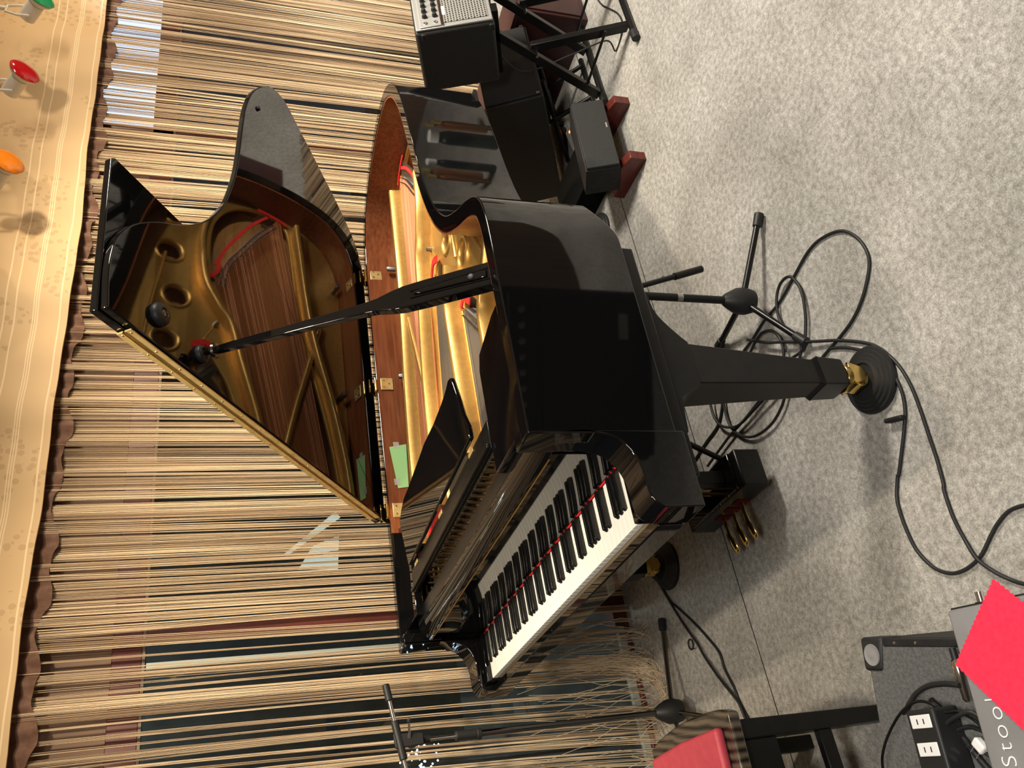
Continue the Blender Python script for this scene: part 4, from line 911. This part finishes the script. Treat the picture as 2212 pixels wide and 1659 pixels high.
mr = root('wooden_cabinet', (2.96, -.37, 0), 'dark maroon wooden cabinet behind the amplifier stand', 'cabinet')
MB().box(2.87, 3.05, -.70, -.05, 0, .34).build('body', 'maroon', mr, bevel=.004)
MB().box(2.86, 3.06, -.71, -.04, .3402, .36).build('top_board', 'maroon', mr, bevel=.003)
MB().box(2.885, 3.035, -.707, -.7005, .03, .325).build('door', 'maroon', mr, bevel=.003)
# small speaker lying on two wooden blocks under the tail
EX = Vector((.985, -.05, 0)).normalized(); EY0 = Vector((-EX.y, EX.x, 0)); ta = math.radians(70)
EZ = (EY0*math.cos(ta)+Vector((0, 0, math.sin(ta)))).normalized(); EY = EZ.cross(EX)
OM = frame((1.848, -.748, .102), EX, EY, EZ)
xr = root('small_loudspeaker', OM @ Vector((.18, .07, 0)), 'small black loudspeaker resting on red wooden blocks under the piano tail', 'loudspeaker')
MB().box(0, .37, .010, .150, 0, .142, OM).build('cabinet', 'matte', xr, bevel=.003)
MB().box(.004, .366, -.006, .0095, .004, .138, OM).build('grille', 'grille', xr, bevel=.003)
MB().box(.205, .232, -.0075, -.0062, .014, .020, OM).build('badge', 'silver', xr)
for u, nm in ((.012, 'red wooden block under the near end of the small loudspeaker'), (.325, 'chipped red wooden block under the far end of the small loudspeaker')):
    p = OM @ Vector((u, 0, 0)); M1 = frame((p.x, p.y, 0), EX, EY0, (0, 0, 1)); q = OM @ Vector((u, .150, 0)); run = (Vector((q.x, q.y, 0))-Vector((p.x, p.y, 0))).dot(EY0)
    zf = lambda y: p.z+(q.z-p.z)*y/run-.002
    tag(recenter(MB().prism([M1 @ Vector((0, y, z)) for y, z in ((-.032, 0), (-.032, .070), (.035, zf(.035)), (run, zf(run)), (run+.06, zf(run)), (run+.06, 0))], EX*.040).build('wooden_block', 'redwood', bevel=.002)), nm, 'block', 'blocks under the small loudspeaker')
# white power strip, its leads, and small clutter beyond
q0 = Vector((2.40, -.335, 0)); w1_ = Vector((.985, .17, 0)).normalized(); WM = frame(q0, w1_, (-w1_.y, w1_.x, 0), (0, 0, 1))
wr = root('power_strip', q0+w1_*.12, 'white power strip with a glowing orange switch on the carpet', 'power strip')
MB().box(0, .27, -.024, .024, .001, .036, WM).build('body', 'white', wr, bevel=.004)
MB().cyl(WM @ Vector((.12, -.013, .036)), WM @ Vector((.12, -.013, .0385)), .006, n=14).build('switch_light', 'orange_led', wr)
for x in (.16, .20, .24):
    oo = MB().box(x-.008, x+.008, -.004, .018, .0355, .0372, WM).build('outlet', 'print_white', wr)
for x in (.165, .215): MB().box(x-.014, x+.014, -.004, .02, .0375, .068, WM).build('plug', 'rubber', wr, bevel=.004)
floor_cable('cable', [(1243, 322), (1248, 340), (1253, 358), (1252, 372), (1245, 392), (1238, 420)], 'white mains lead leaving the white power strip', None, r=.005, m='white', z=.006)
lbx = root('storage_box', (2.13, -.335, 0), 'low black box on the carpet beneath the piano tail', 'box')
MB().box(2.02, 2.24, -.47, -.20, .001, .105).build('body', 'deep_black', lbx, bevel=.004)
MB().box(2.015, 2.245, -.475, -.195, .1053, .118).build('lid', 'deep_black', lbx, bevel=.003)
# amplifier on the carpet to the right of the camera, mirrored in the case side
zr = root('amplifier', (1.15, -2.75, 0), 'large black amplifier standing on the carpet facing the piano side', 'amplifier')
ZM = Matrix.Translation((1.15, -2.75, 0)) @ Matrix.Rotation(.45, 4, 'Z')
MB().box(-.33, .33, -.16, .14, .02, .62, ZM).build('cabinet', 'tolex', zr, bevel=.012, seg=3)
MB().box(-.30, .30, .1405, .152, .05, .46, ZM).build('grille', 'grille', zr, bevel=.003)
MB().box(-.30, .30, .1405, .150, .49, .59, ZM).build('control_panel', 'satin', zr, bevel=.003)
for i in range(9): MB().lathe(ZM @ Vector((-.24+.06*i, .150, .54)), ZM.to_3x3() @ Vector((0, 1, 0)), [(0, .013), (.012, .010), (.014, .004)], n=14).build('knob', 'silver', zr)
MB().box(.14, .24, .152, .155, .10, .14, ZM).build('badge', 'silver', zr)
for x in (-.27, .27):
    for y in (-.11, .09): MB().cyl(ZM @ Vector((x, y, 0)), ZM @ Vector((x, y, .021)), .02, n=14).build('rubber_foot', 'rubber', zr)
# bottles standing on the carpet beyond the right picture edge, mirrored in the bent side
M['bottle_brown'] = mat('brown_bottle_glass', (.20, .075, .022), .15, 0, .5, coat=.5); M['bottle_dark'] = mat('dark_bottle', (.008, .02, .016), .12, 0, .5, coat=.5)
M['cap_gold'] = mat('gold_bottle_cap', (.72, .56, .22), .3, .8)
def bottle(x, y, m, cm, h, r, label):
    b_ = root('bottle', (x, y, 0), label, 'bottle', 'bottles on the carpet')
    MB().lathe((x, y, 0), (0, 0, 1), [(0, r*.9), (.006, r), (h*.72, r), (h*.80, r*.8), (h*.85, r*.62), (h*.93, r*.6)], n=28).build('glass_body', m, b_)
    MB().lathe((x, y, h*.88), (0, 0, 1), [(0, r*.82), (h*.12, r*.82), (h*.125, r*.7)], n=24).build('cap', cm, b_)
bottle(4.05, -1.62, 'bottle_brown', 'cap_gold', .40, .055, 'brown bottle with a gold cap, closest to the curtain')
bottle(4.22, -1.74, 'bottle_brown', 'cap_gold', .40, .055, 'brown bottle with a gold cap beside the dark bottle')
bottle(3.92, -1.78, 'bottle_dark', 'print_white', .43, .058, 'tall dark bottle with a white cap on the carpet')
# brown counter across the room, mirrored in the straight side of the case
kr2 = root('wooden_counter', (2.2, -3.35, 0), 'brown wooden counter with rounded corners across the room from the piano', 'counter')
cpts = crom([(1.35, -3.05, 0), (1.30, -3.35, 0), (1.35, -3.65, 0), (2.2, -3.68, 0), (3.05, -3.65, 0), (3.10, -3.35, 0), (3.05, -3.05, 0), (2.2, -3.02, 0)], 6, closed=True)
MB().prism([(p.x, p.y, 0) for p in cpts], (0, 0, .82)).build('body', 'backwall', kr2, smooth=40)
MB().prism([(2.2+(p.x-2.2)*1.03, -3.35+(p.y+3.35)*1.06, .8203) for p in cpts], (0, 0, .03)).build('worktop', 'backwall', kr2, bevel=.004, smooth=40)
